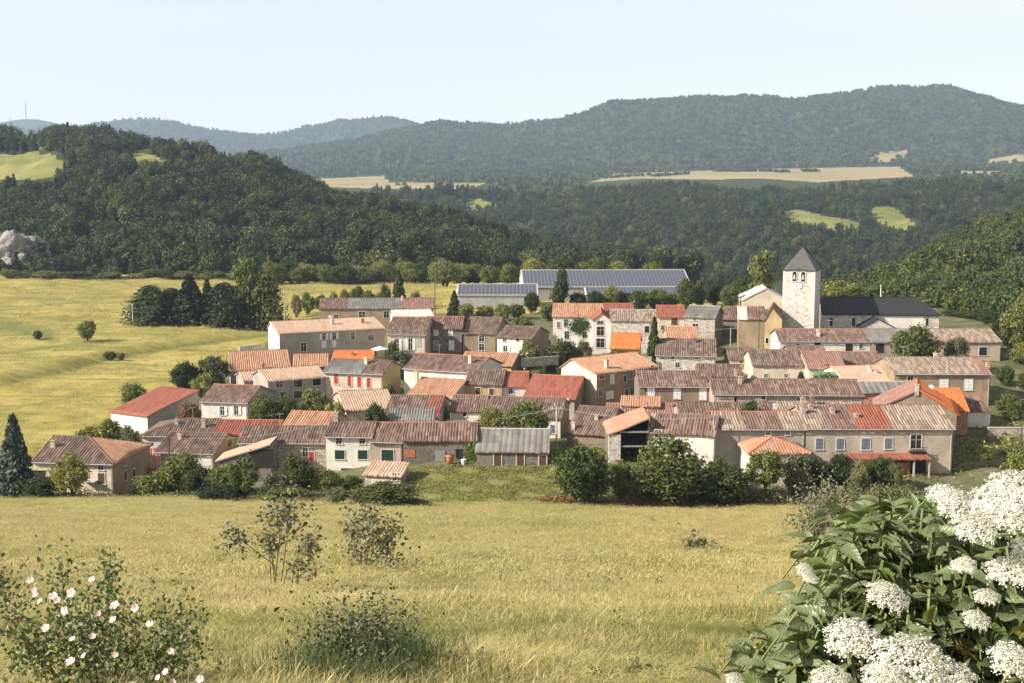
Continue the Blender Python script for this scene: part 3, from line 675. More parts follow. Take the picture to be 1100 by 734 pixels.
def chimney(h, x, y, z, ht, w=.55, mat='beige', roof=None):
    H = HOUSES[h]; m = MB(); m.box(x - w / 2, x + w / 2, y - .3, y + .3, z - .7, z + ht); m.box(x - w / 2 - .08, x + w / 2 + .08, y - .38, y + .38, z + ht, z + ht + .1)
    c = m.build('chimney', WM[mat], H['roof'])
    p = MB(); p.tube([(x, y, z + ht + .1), (x, y, z + ht + .45)], [.13, .11], 8); p.build('chimney_pot', CM['clay'], c)
    return c

def house(key, L, Rt, e, Y, label, rot=0., r=None, pitch=17., d=None, typ='gable', roof='old', wall='beige', wallR=None, wallL=None, wins=(), zones=None, ch=(), hipL=False, hipR=False,
          apex=None, eR=None, cat='house', name='stone_house', sink=.6, group=None, off=0.35, per=PER, wave=.12, openfront=False, fdepth=.5, zb=None):
    """L,Rt: left and right end of the near eave, e: its row, r: row of the ridge, Y: depth of its left end, rot: turn of the front (deg, + = right end farther)"""
    c, s = math.cos(R(rot)), math.sin(R(rot)); Ax, Ay, zE = at(L, e, Y); a, b = ray(Rt, e); Wd = (Ay * a - Ax) / (c - a * s)
    tp = math.tan(R(pitch)); relE = zE - CZ
    if typ in ('gable', 'mono') and r is not None:
        Sr = ray((L + Rt) / 2, r)[1]
        hd = (relE - Y * Sr) / (Sr * c - tp) if abs(Sr * c - tp) > 1e-3 else 4
        hd = max(1.5, min(hd, 16 if 'solar' in name else 9))
        if d is None: d = hd if typ == 'mono' else 2 * hd
    else: hd = None
    d = d or 8
    corners = [(Ax + c * x - s * y, Ay + s * x + c * y) for x, y in ((0, 0), (Wd, 0), (Wd, d), (0, d))]
    gs = [g1(*q) for q in corners]; z0 = gs and min(gs) - sink
    if zb is not None: z0 = CZ + ray(L, zb)[1] * Y - sink
    z0 = min(z0, zE - 2.2)
    o = empty(name, (Ax, Ay, z0), R(rot)); tag(o, label, cat, group)
    HOUSES[key] = H = dict(o=o, A=(Ax, Ay, zE), W=Wd, d=d, c=c, s=s, z0=z0); E = zE - z0
    print('%-10s W %.1f d %.1f eaveH %.1f (ground %.1f..%.1f) rise %.2f' % (key, Wd, d, zE - g1(*corners[0]), gs[0] - CZ, max(gs) - CZ, (hd or 0) * tp))
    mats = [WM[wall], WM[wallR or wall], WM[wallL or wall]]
    w = MB(); sl = []; rm = [rmat(roof)]; zz = None
    if zones:
        zz = []
        for (p0, p1, mm) in zones:
            x0 = (Ay * ray(p0, e)[0] - Ax) / (c - ray(p0, e)[0] * s) + .3; x1 = (Ay * ray(p1, e)[0] - Ax) / (c - ray(p1, e)[0] * s) + .3
            rm.append(rmat(mm)); zz.append((x0, x1, len(rm) - 1))
    cp, sp = math.cos(R(pitch)), math.sin(R(pitch)); vo = .25
    kw = dict(per=per, wave=wave); ridges = []
    if typ == 'gable':
        hd2 = d - hd; rise = hd * tp; zr = E + rise; tp2 = rise / max(hd2, .5); p2 = math.atan(tp2)
        gl = 0 if hipL else rise; gr = 0 if hipR else rise
        w.poly([(0, 0, 0), (Wd, 0, 0), (Wd, 0, E), (0, 0, E)], 0); w.poly([(Wd, d, 0), (0, d, 0), (0, d, E), (Wd, d, E)], 0)
        w.poly([(Wd, 0, 0), (Wd, d, 0), (Wd, d, E)] + ([(Wd, hd, zr)] if gr else []) + [(Wd, 0, E)], 1)
        w.poly([(0, d, 0), (0, 0, 0), (0, 0, E)] + ([(0, hd, zr)] if gl else []) + [(0, d, E)], 2)
        Lv = (hd + off) / cp
        iL = hd + off if hipL else 0; iR = hd + off if hipR else 0
        vl = off if hipL else vo; vr = off if hipR else vo
        sl.append(slope((-vl, -off, E - off * tp + .06), (1, 0, 0), Wd + vl + vr, (0, cp, sp), Lv, iL, iR, zz, **kw))
        sl.append(slope((Wd + vr, d + off, E - off * tp2 + .06), (-1, 0, 0), Wd + vl + vr, (0, -math.cos(p2), math.sin(p2)), (hd2 + off) / math.cos(p2), iR, iL, None, **kw))
        if hipR: 
            hm = slope((Wd + off, -off, E - off * tp + .06), (0, 1, 0), d + 2 * off, (-cp, 0, sp), Lv, hd + off, hd2 + off, None, **kw); 
            if hipR is not True: rm.append(rmat(hipR)); hm[2][:] = len(rm) - 1
            sl.append(hm)
        if hipL: sl.append(slope((-off, d + off, E - off * tp + .06), (0, -1, 0), d + 2 * off, (cp, 0, sp), Lv, hd2 + off, hd + off, None, **kw))
        x0, x1 = (hd if hipL else -vo), (Wd - hd if hipR else Wd + vo); ridges.append([(x0, hd, zr + .1), ((x0 + x1) / 2, hd, zr + .07), (x1, hd, zr + .1)])
        if hipR: ridges += [[(Wd + off, -off, E - off * tp + .1), (x1, hd, zr + .1)], [(Wd + off, d + off, E - off * tp2 + .1), (x1, hd, zr + .1)]]
        if hipL: ridges += [[(-off, -off, E - off * tp + .1), (x0, hd, zr + .1)], [(-off, d + off, E - off * tp2 + .1), (x0, hd, zr + .1)]]
        H['rz'] = lambda x, y: E + (y * tp if y < hd else (d - y) * tp2) + .06
        H['hd'] = hd; H['zr'] = zr
    elif typ == 'mono':
        rise = d * tp; zr = E + rise
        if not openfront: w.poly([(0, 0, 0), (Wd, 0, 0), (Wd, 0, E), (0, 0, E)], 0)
        w.poly([(Wd, d, 0), (0, d, 0), (0, d, zr), (Wd, d, zr)], 0)
        w.poly([(Wd, 0, 0), (Wd, d, 0), (Wd, d, zr), (Wd, 0, E)], 1); w.poly([(0, d, 0), (0, 0, 0), (0, 0, E), (0, d, zr)], 2)
        sl.append(slope((-vo, -off, E - off * tp + .06), (1, 0, 0), Wd + 2 * vo, (0, cp, sp), (d + off + .15) / cp, 0, 0, zz, **kw))
        H['rz'] = lambda x, y: E + y * tp + .06; H['hd'] = d; H['zr'] = zr
    elif typ == 'gable_front':
        ax_, ay_ = ray(*apex); q = (Ay * ax_ - Ax) / (c - ax_ * s); Yq = Ay + q * s; zr = CZ + ay_ * Yq - z0; rise = max(.5, zr - E)
        w.poly([(0, 0, 0), (Wd, 0, 0), (Wd, 0, E), (q, 0, zr), (0, 0, E)], 0); w.poly([(Wd, d, 0), (0, d, 0), (0, d, E), (q, d, zr), (Wd, d, E)], 0)
        w.poly([(Wd, 0, 0), (Wd, d, 0), (Wd, d, E), (Wd, 0, E)], 1); w.poly([(0, d, 0), (0, 0, 0), (0, 0, E), (0, d, E)], 2)
        aL = math.atan2(rise, q); aR_ = math.atan2(rise, Wd - q)
        sl.append(slope((-off, d + vo, E - off * math.tan(aL) + .06), (0, -1, 0), d + 2 * vo, (math.cos(aL), 0, math.sin(aL)), (q + off) / math.cos(aL), 0, 0, None, **kw))
        sR = slope((Wd + off, -vo, E - off * math.tan(aR_) + .06), (0, 1, 0), d + 2 * vo, (-math.cos(aR_), 0, math.sin(aR_)), (Wd - q + off) / math.cos(aR_), 0, 0, None, **kw)
        if hipR and hipR is not True: rm.append(rmat(hipR)); sR[2][:] = len(rm) - 1
        sl.append(sR); ridges.append([(q, -vo, zr + .1), (q, d + vo, zr + .1)])
        H['rz'] = lambda x, y, q=q: E + (rise * x / q if x < q else rise * (Wd - x) / (Wd - q)) + .06; H['hd'] = d / 2; H['zr'] = zr
    elif typ == 'shed':      # single pitch falling to the left or right along the front
        zR = CZ + ray(Rt, eR)[1] * (Ay + s * Wd) - z0
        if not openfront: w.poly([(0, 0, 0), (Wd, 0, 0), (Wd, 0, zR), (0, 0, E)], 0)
        w.poly([(Wd, d, 0), (0, d, 0), (0, d, E), (Wd, d, zR)], 0); w.poly([(Wd, 0, 0), (Wd, d, 0), (Wd, d, zR), (Wd, 0, zR)], 1); w.poly([(0, d, 0), (0, 0, 0), (0, 0, E), (0, d, E)], 2)
        al = math.atan2(zR - E, Wd)
        if al > 0: sl.append(slope((-off, d + vo, E - off * math.tan(al) + .06), (0, -1, 0), d + 2 * vo, (math.cos(al), 0, math.sin(al)), (Wd + off) / math.cos(al), 0, 0, None, **kw))
        else: sl.append(slope((Wd + off, -vo, zR + off * math.tan(al) + .06), (0, 1, 0), d + 2 * vo, (-math.cos(al), 0, math.sin(-al)), (Wd + off) / math.cos(al), 0, 0, None, **kw))
        H['rz'] = lambda x, y: E + (zR - E) * x / Wd + .06; H['hd'] = d / 2; H['zr'] = max(E, zR)
    elif typ == 'pyramid':
        q = Wd / 2; zr = E + q * tp if apex is None else CZ + ray(*apex)[1] * (Ay + q * s + d / 2 * c) - z0; rise = zr - E
        for pts, mi_ in (([(0, 0), (Wd, 0)], 0), ([(Wd, 0), (Wd, d)], 1), ([(Wd, d), (0, d)], 0), ([(0, d), (0, 0)], 2)):
            (xa, ya), (xb, yb) = pts; w.poly([(xa, ya, 0), (xb, yb, 0), (xb, yb, E), (xa, ya, E)], mi_)
        for o_, u_, wd, v_, run in (((-off, -off), (1, 0, 0), Wd, (0, 1), d / 2), ((Wd + off, -off), (0, 1, 0), d, (-1, 0), q), ((Wd + off, d + off), (-1, 0, 0), Wd, (0, -1), d / 2), ((-off, d + off), (0, -1, 0), d, (1, 0), q)):
            aa = math.atan2(rise, run); ru = (run + off) / math.cos(aa); ww = wd + 2 * off
            sl.append(slope((o_[0], o_[1], E - off * math.tan(aa) + .06), u_, ww, (v_[0] * math.cos(aa), v_[1] * math.cos(aa), math.sin(aa)), ru, ww / 2, ww / 2, None, **kw))
        ridges += [[(x, y, E - off * rise / q + .1), (q, d / 2, zr + .12)] for x, y in ((-off, -off), (Wd + off, -off), (Wd + off, d + off), (-off, d + off))]
        H['rz'] = lambda x, y: E; H['hd'] = d / 2; H['zr'] = zr
    w.build('wall', mats, o)
    H['roof'] = join_slopes(sl, 'roof', rm, o)
    if ridges:
        t = MB()
        for q in ridges:
            t.tube(q, .13, 6)
        rt = t.build('ridge_tiles', CM['clay'] if roof in ('salmon', 'orange', 'red', 'redold', 'pink') else RM['slate'] if 'slate' in roof else CM['concrete'] if roof in ('grey', 'white') else RM['old'], H['roof'])
    for q in wins: place(key, *q)
    for q in ch:     # (px, py of the foot on the roof, height m, [material])
        fx = (Ay * ray(q[0], e)[0] - Ax) / (c - ray(q[0], e)[0] * s)
        # walk up the near slope until the foot shows at py
        best = None
        for i in range(60):
            y = (H['hd'] if typ != 'gable' else d * .75) * i / 59; xx = fx + (0 if typ != 'gable' else 0)
            z = H['rz'](xx, y) + z0; wx, wy = Ax + c * xx - s * y, Ay + s * xx + c * y
            ppx, ppy = project(np.array([[wx, wy, z]])); dd = abs(ppy[0] - q[1])
            if best is None or dd < best[0]: best = (dd, xx + (q[0] - ppx[0]) * wy / F / c, y)
        chimney(key, best[1], best[2], H['rz'](best[1], best[2]), q[2], .55, q[3] if len(q) > 3 else 'beige')
    return H
# ---- front row, from the left
house('A1', 36, 121, 495.5, 158, 'cottage at far left with hipped brown roof, salmon right hip and brown shuttered window', -7, r=469, pitch=19, roof='old', hipR='salmon', wall='cream', wallR='tan',  # right end wall coloured tan for its shade
      wins=[(108.5, 502.5, 6, 5, 'w'), (109, 514, 7, 12, 'sh:brown'), (41, 512, 13, 12, 'hole'), (134, 498, 2, 4, 'R|w'), (134.5, 511, 3, 10, 'R|sh:brown'), (143.5, 508, 3, 8, 'R|sh:brown'), (109, 533, 8, 7, 'panel:wood')], ch=[(57, 481, .9)])
house('A2', 150, 172, 503, 167, 'small shed with salmon roof behind the far left cottage', 16, r=484, pitch=18, roof='salmon', wall='tan', name='garden_shed', cat='shed')
house('A3', 168, 229, 485, 171, 'brown roofed house with yellow gable holding one small arched window', -8, r=464.5, roof='old', wall='white', wallR='ochre', wins=[(246.5, 476, 4.5, 7, 'R|w')], ch=[(193, 472, .7)])
house('A4', 153, 229, 468, 186, 'long low white house with brown roof behind the yellow gabled house', 0, r=450.5, roof='old', wall='white', hipL=True, ch=[(190, 456, .7), (219, 459, 1.1)])
house('A5', 229, 296, 467, 185, 'low house with orange red roof just right of the long brown roof', -3, r=451.5, roof='red', wall='tan', ch=[(308, 452, .8, 'cream')][:0])
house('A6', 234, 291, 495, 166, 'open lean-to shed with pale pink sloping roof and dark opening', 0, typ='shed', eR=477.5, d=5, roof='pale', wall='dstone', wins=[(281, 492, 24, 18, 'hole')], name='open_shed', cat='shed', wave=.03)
house('A7', 257, 351, 475.5, 171, 'stone house with brown roof and single red shutter, left of the white three storey house', 0, r=458.3, roof='old', wall='stone', wins=[(328, 486, 6, 9, 'w'), (334.8, 490.5, 5.5, 10, 'sh:red')], ch=[])
house('A8', 350, 399, 468.5, 167, 'white rendered three storey house with rows of dark green shutters', -3, r=453.3, roof='old', wall='white', zones=[(375, 402, 'redold')],
      wins=[(364, 473.8, 6.5, 6, 'w'), (389, 473.8, 6.5, 6, 'w'), (365, 488.5, 10.5, 10, 'sh:green'), (389.7, 488.5, 10.5, 10, 'sh:green'), (373.8, 507, 15, 8, 'door:green'), (395, 504, 4, 4, 'hole')], ch=[(361, 453, 1.2, 'stone')])
house('A9', 399, 432, 474, 166, 'pink rendered house part with one large dark green shuttered window', -5, r=454.5, roof='redold', wall='pinkish', wins=[(416.3, 489.5, 13, 13, 'sh:green')])
house('A9b', 433, 511.5, 473, 165, 'long dark stone barn with red canal tile roof and grey boarded hatch', 0, r=454.5, roof='redold', wall='dstone', wins=[(440, 487.5, 12, 9, 'panel:clay'), (472.8, 490.2, 11, 12, 'panel:grey'), (494, 487, 7, 8, 'hole')], name='stone_barn', cat='barn')
house('A10', 512, 588, 484.5, 163, 'low barn with dark grey ribbed roof and brown board doors', -3, r=461, pitch=18, roof='grey', wall='dstone', per=.8, wave=.09, wins=[(534.5, 493.5, 8, 14, 'door:brown'), (559, 493.5, 8, 14, 'door:brown'), (583, 495, 8, 12, 'door:brown')], name='low_barn', cat='barn')
house('A11', 392, 430, 509, 157, 'tiny white stone annex with single pitch pale roof and square dark window', -14, r=496, typ='mono', pitch=16, roof='pale', wall='wstone', wallR='grey', wins=[(424, 512, 5, 8, 'w'), (437, 511, 2, 10, 'R|w')], name='stone_annex', cat='shed')  # shade of the right wall painted in as grey
house('A12', 609, 650, 464.5, 178, 'small house with striped brown roof beside the open white pillared barn', -20, r=436.5, pitch=21, roof='old', wall='brown', ch=[(616, 461, .9, 'cream'), (641, 451, .6)])
house('A13', 656, 732, 455, 186, 'house with smooth pink roof behind the open white pillared barn', 0, r=434, roof='pink', wall='beige', ch=[(693, 438, .6)])
# open barn with pillar
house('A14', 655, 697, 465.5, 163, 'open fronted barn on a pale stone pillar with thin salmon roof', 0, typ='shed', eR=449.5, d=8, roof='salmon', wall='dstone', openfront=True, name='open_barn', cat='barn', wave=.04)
house('A15', 697, 767, 464, 163.5, 'white barn with striped pink brown roof, its eave falling to the right', -14, r=444.5, pitch=20, roof='beige', wall='white', zones=[(700, 767, 'redold')], wins=[(707, 466, 7, 8, 'w')], name='white_barn', cat='barn')
house('A16', 767, 865, 460.5, 164, 'grey rendered house with blue shutters and striped pink roof in the long front row', 0, r=443, roof='redold', wall='grey', zones=[(767, 800, 'beige'), (840, 870, 'beige')],
      wins=[(825, 465.2, 5, 4, 'w'), (846.2, 465, 5, 4, 'w'), (797, 481.5, 8, 12, 'sh:blue'), (799, 499, 6, 9, 'w'), (823, 476, 5, 4, 'w'), (847, 476, 6, 4, 'w')], ch=[(863, 446, 1.3, 'stone'), (871, 443, 1.0, 'stone')])
house('A17', 866, 1024, 460, 164, 'long beige house with patchwork orange and pink roof at right end of front row', 0, r=435.8, pitch=18, roof='beige', wall='beige', zones=[(860, 888, 'beige'), (888, 920, 'redold'), (921, 958, 'red'), (958, 1030, 'beige')],
      wins=[(880.3, 477, 8, 12, 'sh:greyblue'), (902.6, 477, 8, 12, 'sh:greyblue'), (930, 477, 9, 12.5, 'sh:greyblue'), (954.5, 476.5, 8, 12, 'sh:greyblue'), (984, 474.5, 11.5, 15, 'w'), (986, 502, 15, 16, 'hole')], ch=[(920, 449, .5), (894, 444, .6)])
house('A18', 806, 868, 487, 158, 'low annex with pyramid salmon roof in front of the blue shuttered house', 3, typ='pyramid', apex=(834, 470.5), d=7.2, roof='salmon', wall='white', wallR='grey', name='low_annex', cat='annex')
house('A19', 940, 1028, 440, 180, 'house with bright red and orange gabled roofs behind the long beige house', -16, typ='gable_front', apex=(987, 419), d=10, roof='pink', hipR='orange', wall='brown', ch=[(985, 424, .8, 'stone')])
house('A19b', 990, 1040, 440, 186, 'house with bright orange roof next to the brown house with white shutters', -6, r=417, pitch=20, roof='orange', wall='brick')
house('A20', 1040, 1064, 441.5, 190, 'small white house with brown roof below the brown house with white shutters', 0, r=426, roof='redold', wall='white')
# ---- second and third rows, left
house('A2r', 119, 158, 442, 203, 'white house with smooth red roof at the left edge of the village', -30, typ='mono', d=11.5, pitch=12, r=427, roof='red', wall='white', wallR='grey', wave=.03)  # grey right end paints the shade on a white wall
house('A2s', 165, 204, 443, 207, 'low red roofed wing beside the white house at the left edge', 5, r=429, roof='red', wall='brown', wave=.03, name='house_wing')
house('B1', 216, 266, 431, 204, 'white house with terracotta roof and two windows with open white shutters', -10, r=413.5, roof='salmon', zones=[(210, 270, 'redold')], wall='white', wallR='grey', wins=[(239, 441.5, 4.5, 9.5, 'os:white'), (254, 441, 4.5, 9.5, 'os:white')])  # right gable's shade put into a grey render colour
house('B2', 288, 351, 410, 214, 'tall grey house with pale salmon roof and dark square windows turned to the right', 28, r=397.5, pitch=14, roof='pale', wall='grey', d=9, wins=[(300, 413, 8, 6, 'w'), (320, 411.5, 9, 9, 'w:dark'), (340, 409.5, 9, 9, 'w:dark'), (320, 424, 9, 8, 'w:dark'), (304, 425, 6, 8, 'w:dark')], ch=[(255, 405, .9)][:0])
house('B3', 348, 411, 399.5, 219, 'beige house with four red shutters and half grey roof', -13, r=386, roof='old', zones=[(345, 388, 'grey')], wall='cream', wallR='ochre', wins=[(361, 407, 4.3, 11, 'sh:red'), (375.5, 409.3, 4.3, 11, 'sh:red'), (386, 410.3, 4.3, 11, 'sh:red'), (396, 411.2, 4.3, 11, 'sh:red'), (385.5, 426.5, 5, 4, 'w'), (372, 425, 4, 7, 'w')], ch=[(393, 391, 1.1, 'cream')])
house('B4', 357, 399, 387.5, 240, 'low building with bright orange roof behind the red shuttered house', 0, r=377, roof='orange', wall='tan', wave=.04, name='low_outbuilding', cat='outbuilding', ch=[(378, 382, .5, 'brick')])
house('B5', 316, 352, 394, 226, 'small house with salmon roof left of the red shuttered house', 8, r=381.5, roof='salmon', wall='dstone')
house('B6', 248, 312, 398.5, 232, 'house with broad salmon roof and dark wall below the white modern house', 14, r=378, pitch=15, roof='pale', zones=[(245, 320, 'salmon')], wall='dstone', wallL='stone', ch=[(283, 398, 1.0, 'tan')])
house('B6b', 262, 300, 409, 222, 'low stone house with pale roof covered partly by ivy', 22, r=400, pitch=14, roof='pale', wall='stone', d=8)
house('B7', 300, 413, 358.5, 258, 'long modern house with white end wall, pale salmon roof and shaded blue grey front', 24, r=346, pitch=12, d=10, roof='pale', wall='grey', wallL='white', wallR='cream', wins=[(326, 373, 6, 9, 'w'), (348, 361.5, 4, 7, 'os:white'), (359, 361, 4, 7, 'os:white'), (348, 370, 4, 7, 'sh:white'), (359, 369.5, 4, 7, 'sh:white'), (379, 361, 4, 8, 'w'), (398.5, 363, 6, 6, 'w')], ch=[(357, 349, 1.1, 'cream'), (389, 348, .9, 'brick'), (294, 352, 1.2, 'white')][:2], name='modern_house')  # front shade painted as grey render, sunlit end kept white
house('B8', 343, 465, 331.5, 312, 'long low farm building with grey and pink roof along the yellow field', 3, r=321, roof='old', zones=[(340, 372, 'redold'), (373, 432, 'grey'), (432, 470, 'pink')], wall='tan', wallL='white', d=9, wins=[(389, 339, 7.5, 8, 'w:white'), (361, 341, 5, 6, 'w'), (415, 338, 6, 7, 'w'), (355, 341.5, 4, 5, 'panel:white')], ch=[(432, 322, .8, 'cream')], name='farm_building', cat='farm')
house('B9', 425, 466, 342.5, 284, 'pale house with whitish flat pitched roof and beige gable behind the big red roof', 12, r=333.5, pitch=10, roof='white', wall='cream', wallL='cream', d=11, wave=.02)
house('B10', 416, 457, 359, 250, 'house with weathered red roof and three tall pale windows, ivy on its left corner', -4, r=341, roof='redold', wall='cream', wallR='stone', wins=[(426.5, 370.5, 4.5, 13, 'os:white'), (441, 370, 4.5, 13, 'os:white'), (449.5, 368, 6, 10, 'panel:concrete')])
house('B10b', 457.5, 496, 353, 257, 'grey stone house with white shutters and pale corner quoins under the weathered red roof', -2, r=340.5, roof='redold', wall='dstone', wins=[(468.5, 357.5, 4.5, 6, 'sh:white'), (484, 357.5, 4.5, 6, 'sh:white'), (468.5, 371, 5, 9, 'sh:grey'), (485, 371, 5, 10, 'sh:white')])
house('B11', 497, 532, 358, 257, 'brown walled house with pale brown roof and two stacked dark windows', -10, r=341, roof='beige', zones=[(494, 540, 'old')], wall='brown', wins=[(517.5, 364, 6, 6, 'w'), (517.5, 373, 6, 7, 'w')])
house('B12', 534, 571, 362, 252, 'white fronted house with dark gable end and brown roof near the tall green shrubs', -20, r=350, roof='old', wall='white', wallR='brown', wins=[(542, 365, 3.5, 4, 'w'), (543, 374.5, 4.5, 6, 'os:white'), (556, 365, 3, 3, 'w')], ch=[(584, 354, .9)][:0])
house('B13', 434, 511, 395.5, 219, 'house with blank bright cream front wall and red brown roof', -22, r=380, roof='redold', wall='white', ch=[(505, 391, 1.3, 'cream')])
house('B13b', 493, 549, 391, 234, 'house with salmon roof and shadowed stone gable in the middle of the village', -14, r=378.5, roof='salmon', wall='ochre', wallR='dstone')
house('B14', 500, 539, 412.5, 206, 'ochre house with two brown shuttered windows and grey brown roof', -6, r=397.5, roof='old', wall='ochre', wins=[(513.5, 420, 5, 7, 'sh:brown'), (528, 421, 5, 7, 'sh:brown')])
house('B15', 539, 565, 415, 206, 'narrow white house under the left half of the smooth red roof', -4, r=399.5, roof='red', wall='white', wave=.03, wins=[(548.5, 420.5, 5, 6, 'w')], per=.4)
house('B15b', 563, 617, 426.5, 202, 'big barn like house with smooth red roof and brown shadowed gable', -14, r=403, pitch=19, roof='red', wall='beige', wallR='brown', wave=.035, wins=[(630, 433, 6, 8, 'R|hole'), (645, 428, 4, 9, 'R|hole')], per=.4, ch=[(608, 430, .4)][:0])  # brown colour of the right gable carries its shade
house('B16', 522, 602, 446.5, 187, 'white fronted house with long grey brown roof behind the two bushy trees', -9, r=426.5, roof='beige', zones=[(510, 620, 'old')], wall='white', wallR='tan', wins=[(594, 461, 5, 9, 'sh:greyblue'), (594, 479, 6, 8, 'hole'), (583, 459, 4, 7, 'w')], ch=[(608, 430, 1.2, 'cream')][:0])
house('B17', 484, 521, 441.5, 190, 'white house with faded red roof left of the two bushy trees', -4, r=425, roof='redold', wall='white', wins=[(499, 445.5, 4, 4, 'w')])
house('B18', 438, 485, 424.5, 203, 'house with salmon gabled roof below the blank cream wall', -20, r=406, pitch=18, roof='salmon', wall='beige', ch=[(447, 409, 1.4, 'cream')])
house('B18b', 372, 424, 441, 196, 'low house with very pale salmon roof left of the round green tree', 16, r=421, pitch=14, roof='pale', wall='beige', ch=[(370, 428, 1.0)][:0])
house('B19', 413, 470, 446, 186, 'house with mottled grey and red roof behind the long front barn', -6, r=425, roof='old', zones=[(455, 475, 'red')], wall='beige', wallR='beige')
house('B19b', 418, 465, 452, 178, 'low lean-to with grey tiles and small dark openings behind the long front barn', 0, r=446, typ='mono', d=4, pitch=14, roof='grey', wall='brown', wins=[(426, 455, 4, 4, 'hole'), (432, 455, 4, 4, 'hole')], name='lean_to', cat='shed')
house('B20', 304, 353, 458, 184, 'salmon roofed house with stones on its roof behind the white three storey house', -9, r=442, roof='salmon', wall='stone')
# ---- middle and right
house('C1', 594, 647, 340, 276, 'white two storey house with salmon roof and ivy by its windows', -4, r=326.5, roof='salmon', wall='white', wins=[(608, 347, 4.5, 8, 'w'), (630, 348.5, 4.5, 7, 'w'), (609, 360, 5, 8, 'w'), (628, 360, 5, 7, 'w'), (600, 349, 3, 6, 'w')])
house('C1b', 650, 680, 333.5, 292, 'house with red roof peeping out behind the narrow white gabled house', 0, r=326.5, roof='red', wall='beige', wave=.03)
house('C2', 637, 656, 343.5, 268, 'narrow white gabled house with red roof and three stacked windows', -3, typ='gable_front', apex=(646, 336.5), d=11, roof='red', wall='white', wins=[(644.8, 346.3, 7, 3.5, 'w'), (645, 355.8, 8, 9.5, 'w'), (645, 368.5, 9, 9.5, 'w')])
house('C3', 656, 705, 344.5, 267, 'pale stone house with grey beige roof right of the narrow white gabled house', -5, r=333, roof='grey', zones=[(650, 720, 'beige')], wall='wstone', wins=[(695, 354, 5, 7, 'w:brown')], ch=[(697, 335, .9, 'dstone')])
house('C4', 707, 735, 340.5, 264, 'house with red orange roof and brown door leaning on a grey roofed stone house', -4, r=328.5, roof='red', wall='cream', wallR='beige', wins=[(724.5, 345.5, 7, 8, 'door:brown'), (712, 352, 4, 5, 'w')], wave=.05)
house('C4b', 735.5, 768, 340.5, 263, 'stone house with grey roof, dark shaded gable end and one tall window', -19, r=328.5, roof='grey', wall='stone', wallR='dstone', d=10, wins=[(747, 352, 6, 8.5, 'w'), (746, 343, 3.5, 3, 'w')])  # gable takes a darker stone colour to put in its shade
house('C4c', 776, 797, 343, 274, 'dark house with brown roof in the shade left of the golden walled house', -14, r=329.5, roof='old', wall='dstone')
house('C5', 656, 686, 374, 241, 'little house with the brightest orange roof in front of the pale stone house', -8, r=358, pitch=19, roof='orange', wall='beige', wave=.035)
house('C6', 717, 750, 364, 250, 'house with rough salmon tile roof below the grey roofed stone house', -3, r=352, roof='salmon', wall='beige')
house('C7', 705, 769, 381.5, 233, 'pale stone house with wide mauve brown roof right of the young spruce', -8, r=364, roof='old', wall='wstone', wallR='brown', wins=[(722.5, 384.5, 3.5, 3.5, 'w'), (748.5, 384.5, 3.5, 3.5, 'w'), (728, 392, 5, 5, 'w')], ch=[(746, 368, .8, 'dstone')])  # shade of the right gable is painted as brown
house('C8', 641, 707, 402, 206, 'long apartment house with salmon roof, shadowed front and white left gable', 36, r=386, pitch=15, d=9.5, roof='salmon', wall='tan', wallL='cream',  # shade put into the tan front, sunlight into the paler left gable
      wins=[(646.5, 404.5, 5, 5, 'w'), (657.5, 407, 4, 11, 'sh:white'), (671, 407, 3.2, 7, 'sh:brown'), (678.3, 403.5, 3.2, 7, 'w'), (694, 398, 4, 6, 'w'), (645, 422, 4, 8, 'w'), (655, 424.5, 8, 9, 'panel:white'), (672.8, 424, 3.4, 12, 'door:brown'), (679, 420, 3.8, 8, 'w'), (689, 413, 3.5, 7, 'w'), (700, 396, 3, 6, 'w')], ch=[(652, 396, 1.3, 'cream')])
house('C9', 687, 766, 415, 197, 'brown rendered house with three tall white shuttered windows', -1, r=399, roof='old', zones=[(680, 745, 'redold')], wall='brown', wins=[(699.5, 421.5, 7, 11, 'sh:white'), (727.5, 422.5, 7, 12, 'sh:white'), (755, 423.5, 7, 12, 'sh:white')], ch=[(748, 399, .8, 'stone')])
house('C9b', 752, 797, 404, 214, 'small brown roofed house behind the roof of the brown house with white shutters', -5, r=391.5, roof='old', wall='beige', ch=[(790, 404, 1, 'pinkish'), (760, 394, .6)][:1])
house('C10', 767, 927, 423.5, 191, 'very long pink walled house with brown roof and tiny square windows', -2, r=407.5, roof='old', zones=[(800, 930, 'redold')], wall='pinkish', wins=[(820, 427.3, 4, 4, 'w'), (858, 428.3, 4.5, 4, 'w'), (790, 429, 3, 6, 'w')], ch=[(795, 412, 1.1, 'pinkish'), (801, 409, .8, 'dstone')])
house('C10b', 928, 978, 421.5, 190, 'reddish walled barn with ribbed light grey roof right of the very long brown roof', -2, r=410.5, roof='grey', wall='brick', per=1.0, wave=.1, name='grey_roofed_barn', cat='barn')
house('C11', 731, 838, 446.5, 178, 'house with brown roof seen just above the striped roofs of the front row', 0, r=433.5, roof='old', wall='beige', ch=[(833, 440, .7, 'white')])
house('C11b', 841, 921, 445, 177, 'house with pale mottled roof and broken stone chimneys above the front row', 0, r=431.5, roof='beige', wall='beige', ch=[(862, 436, 1.1, 'stone'), (866, 441, 1.1, 'stone'), (872, 436, 1.3, 'dstone')])
house('C12', 784, 812, 386, 233, 'small white house with brown roof and pale wooden door below the golden walled house', -3, r=374.5, roof='old', wall='white', wins=[(801, 394, 8, 6, 'panel:wood'), (796, 388.5, 3, 3, 'w')])
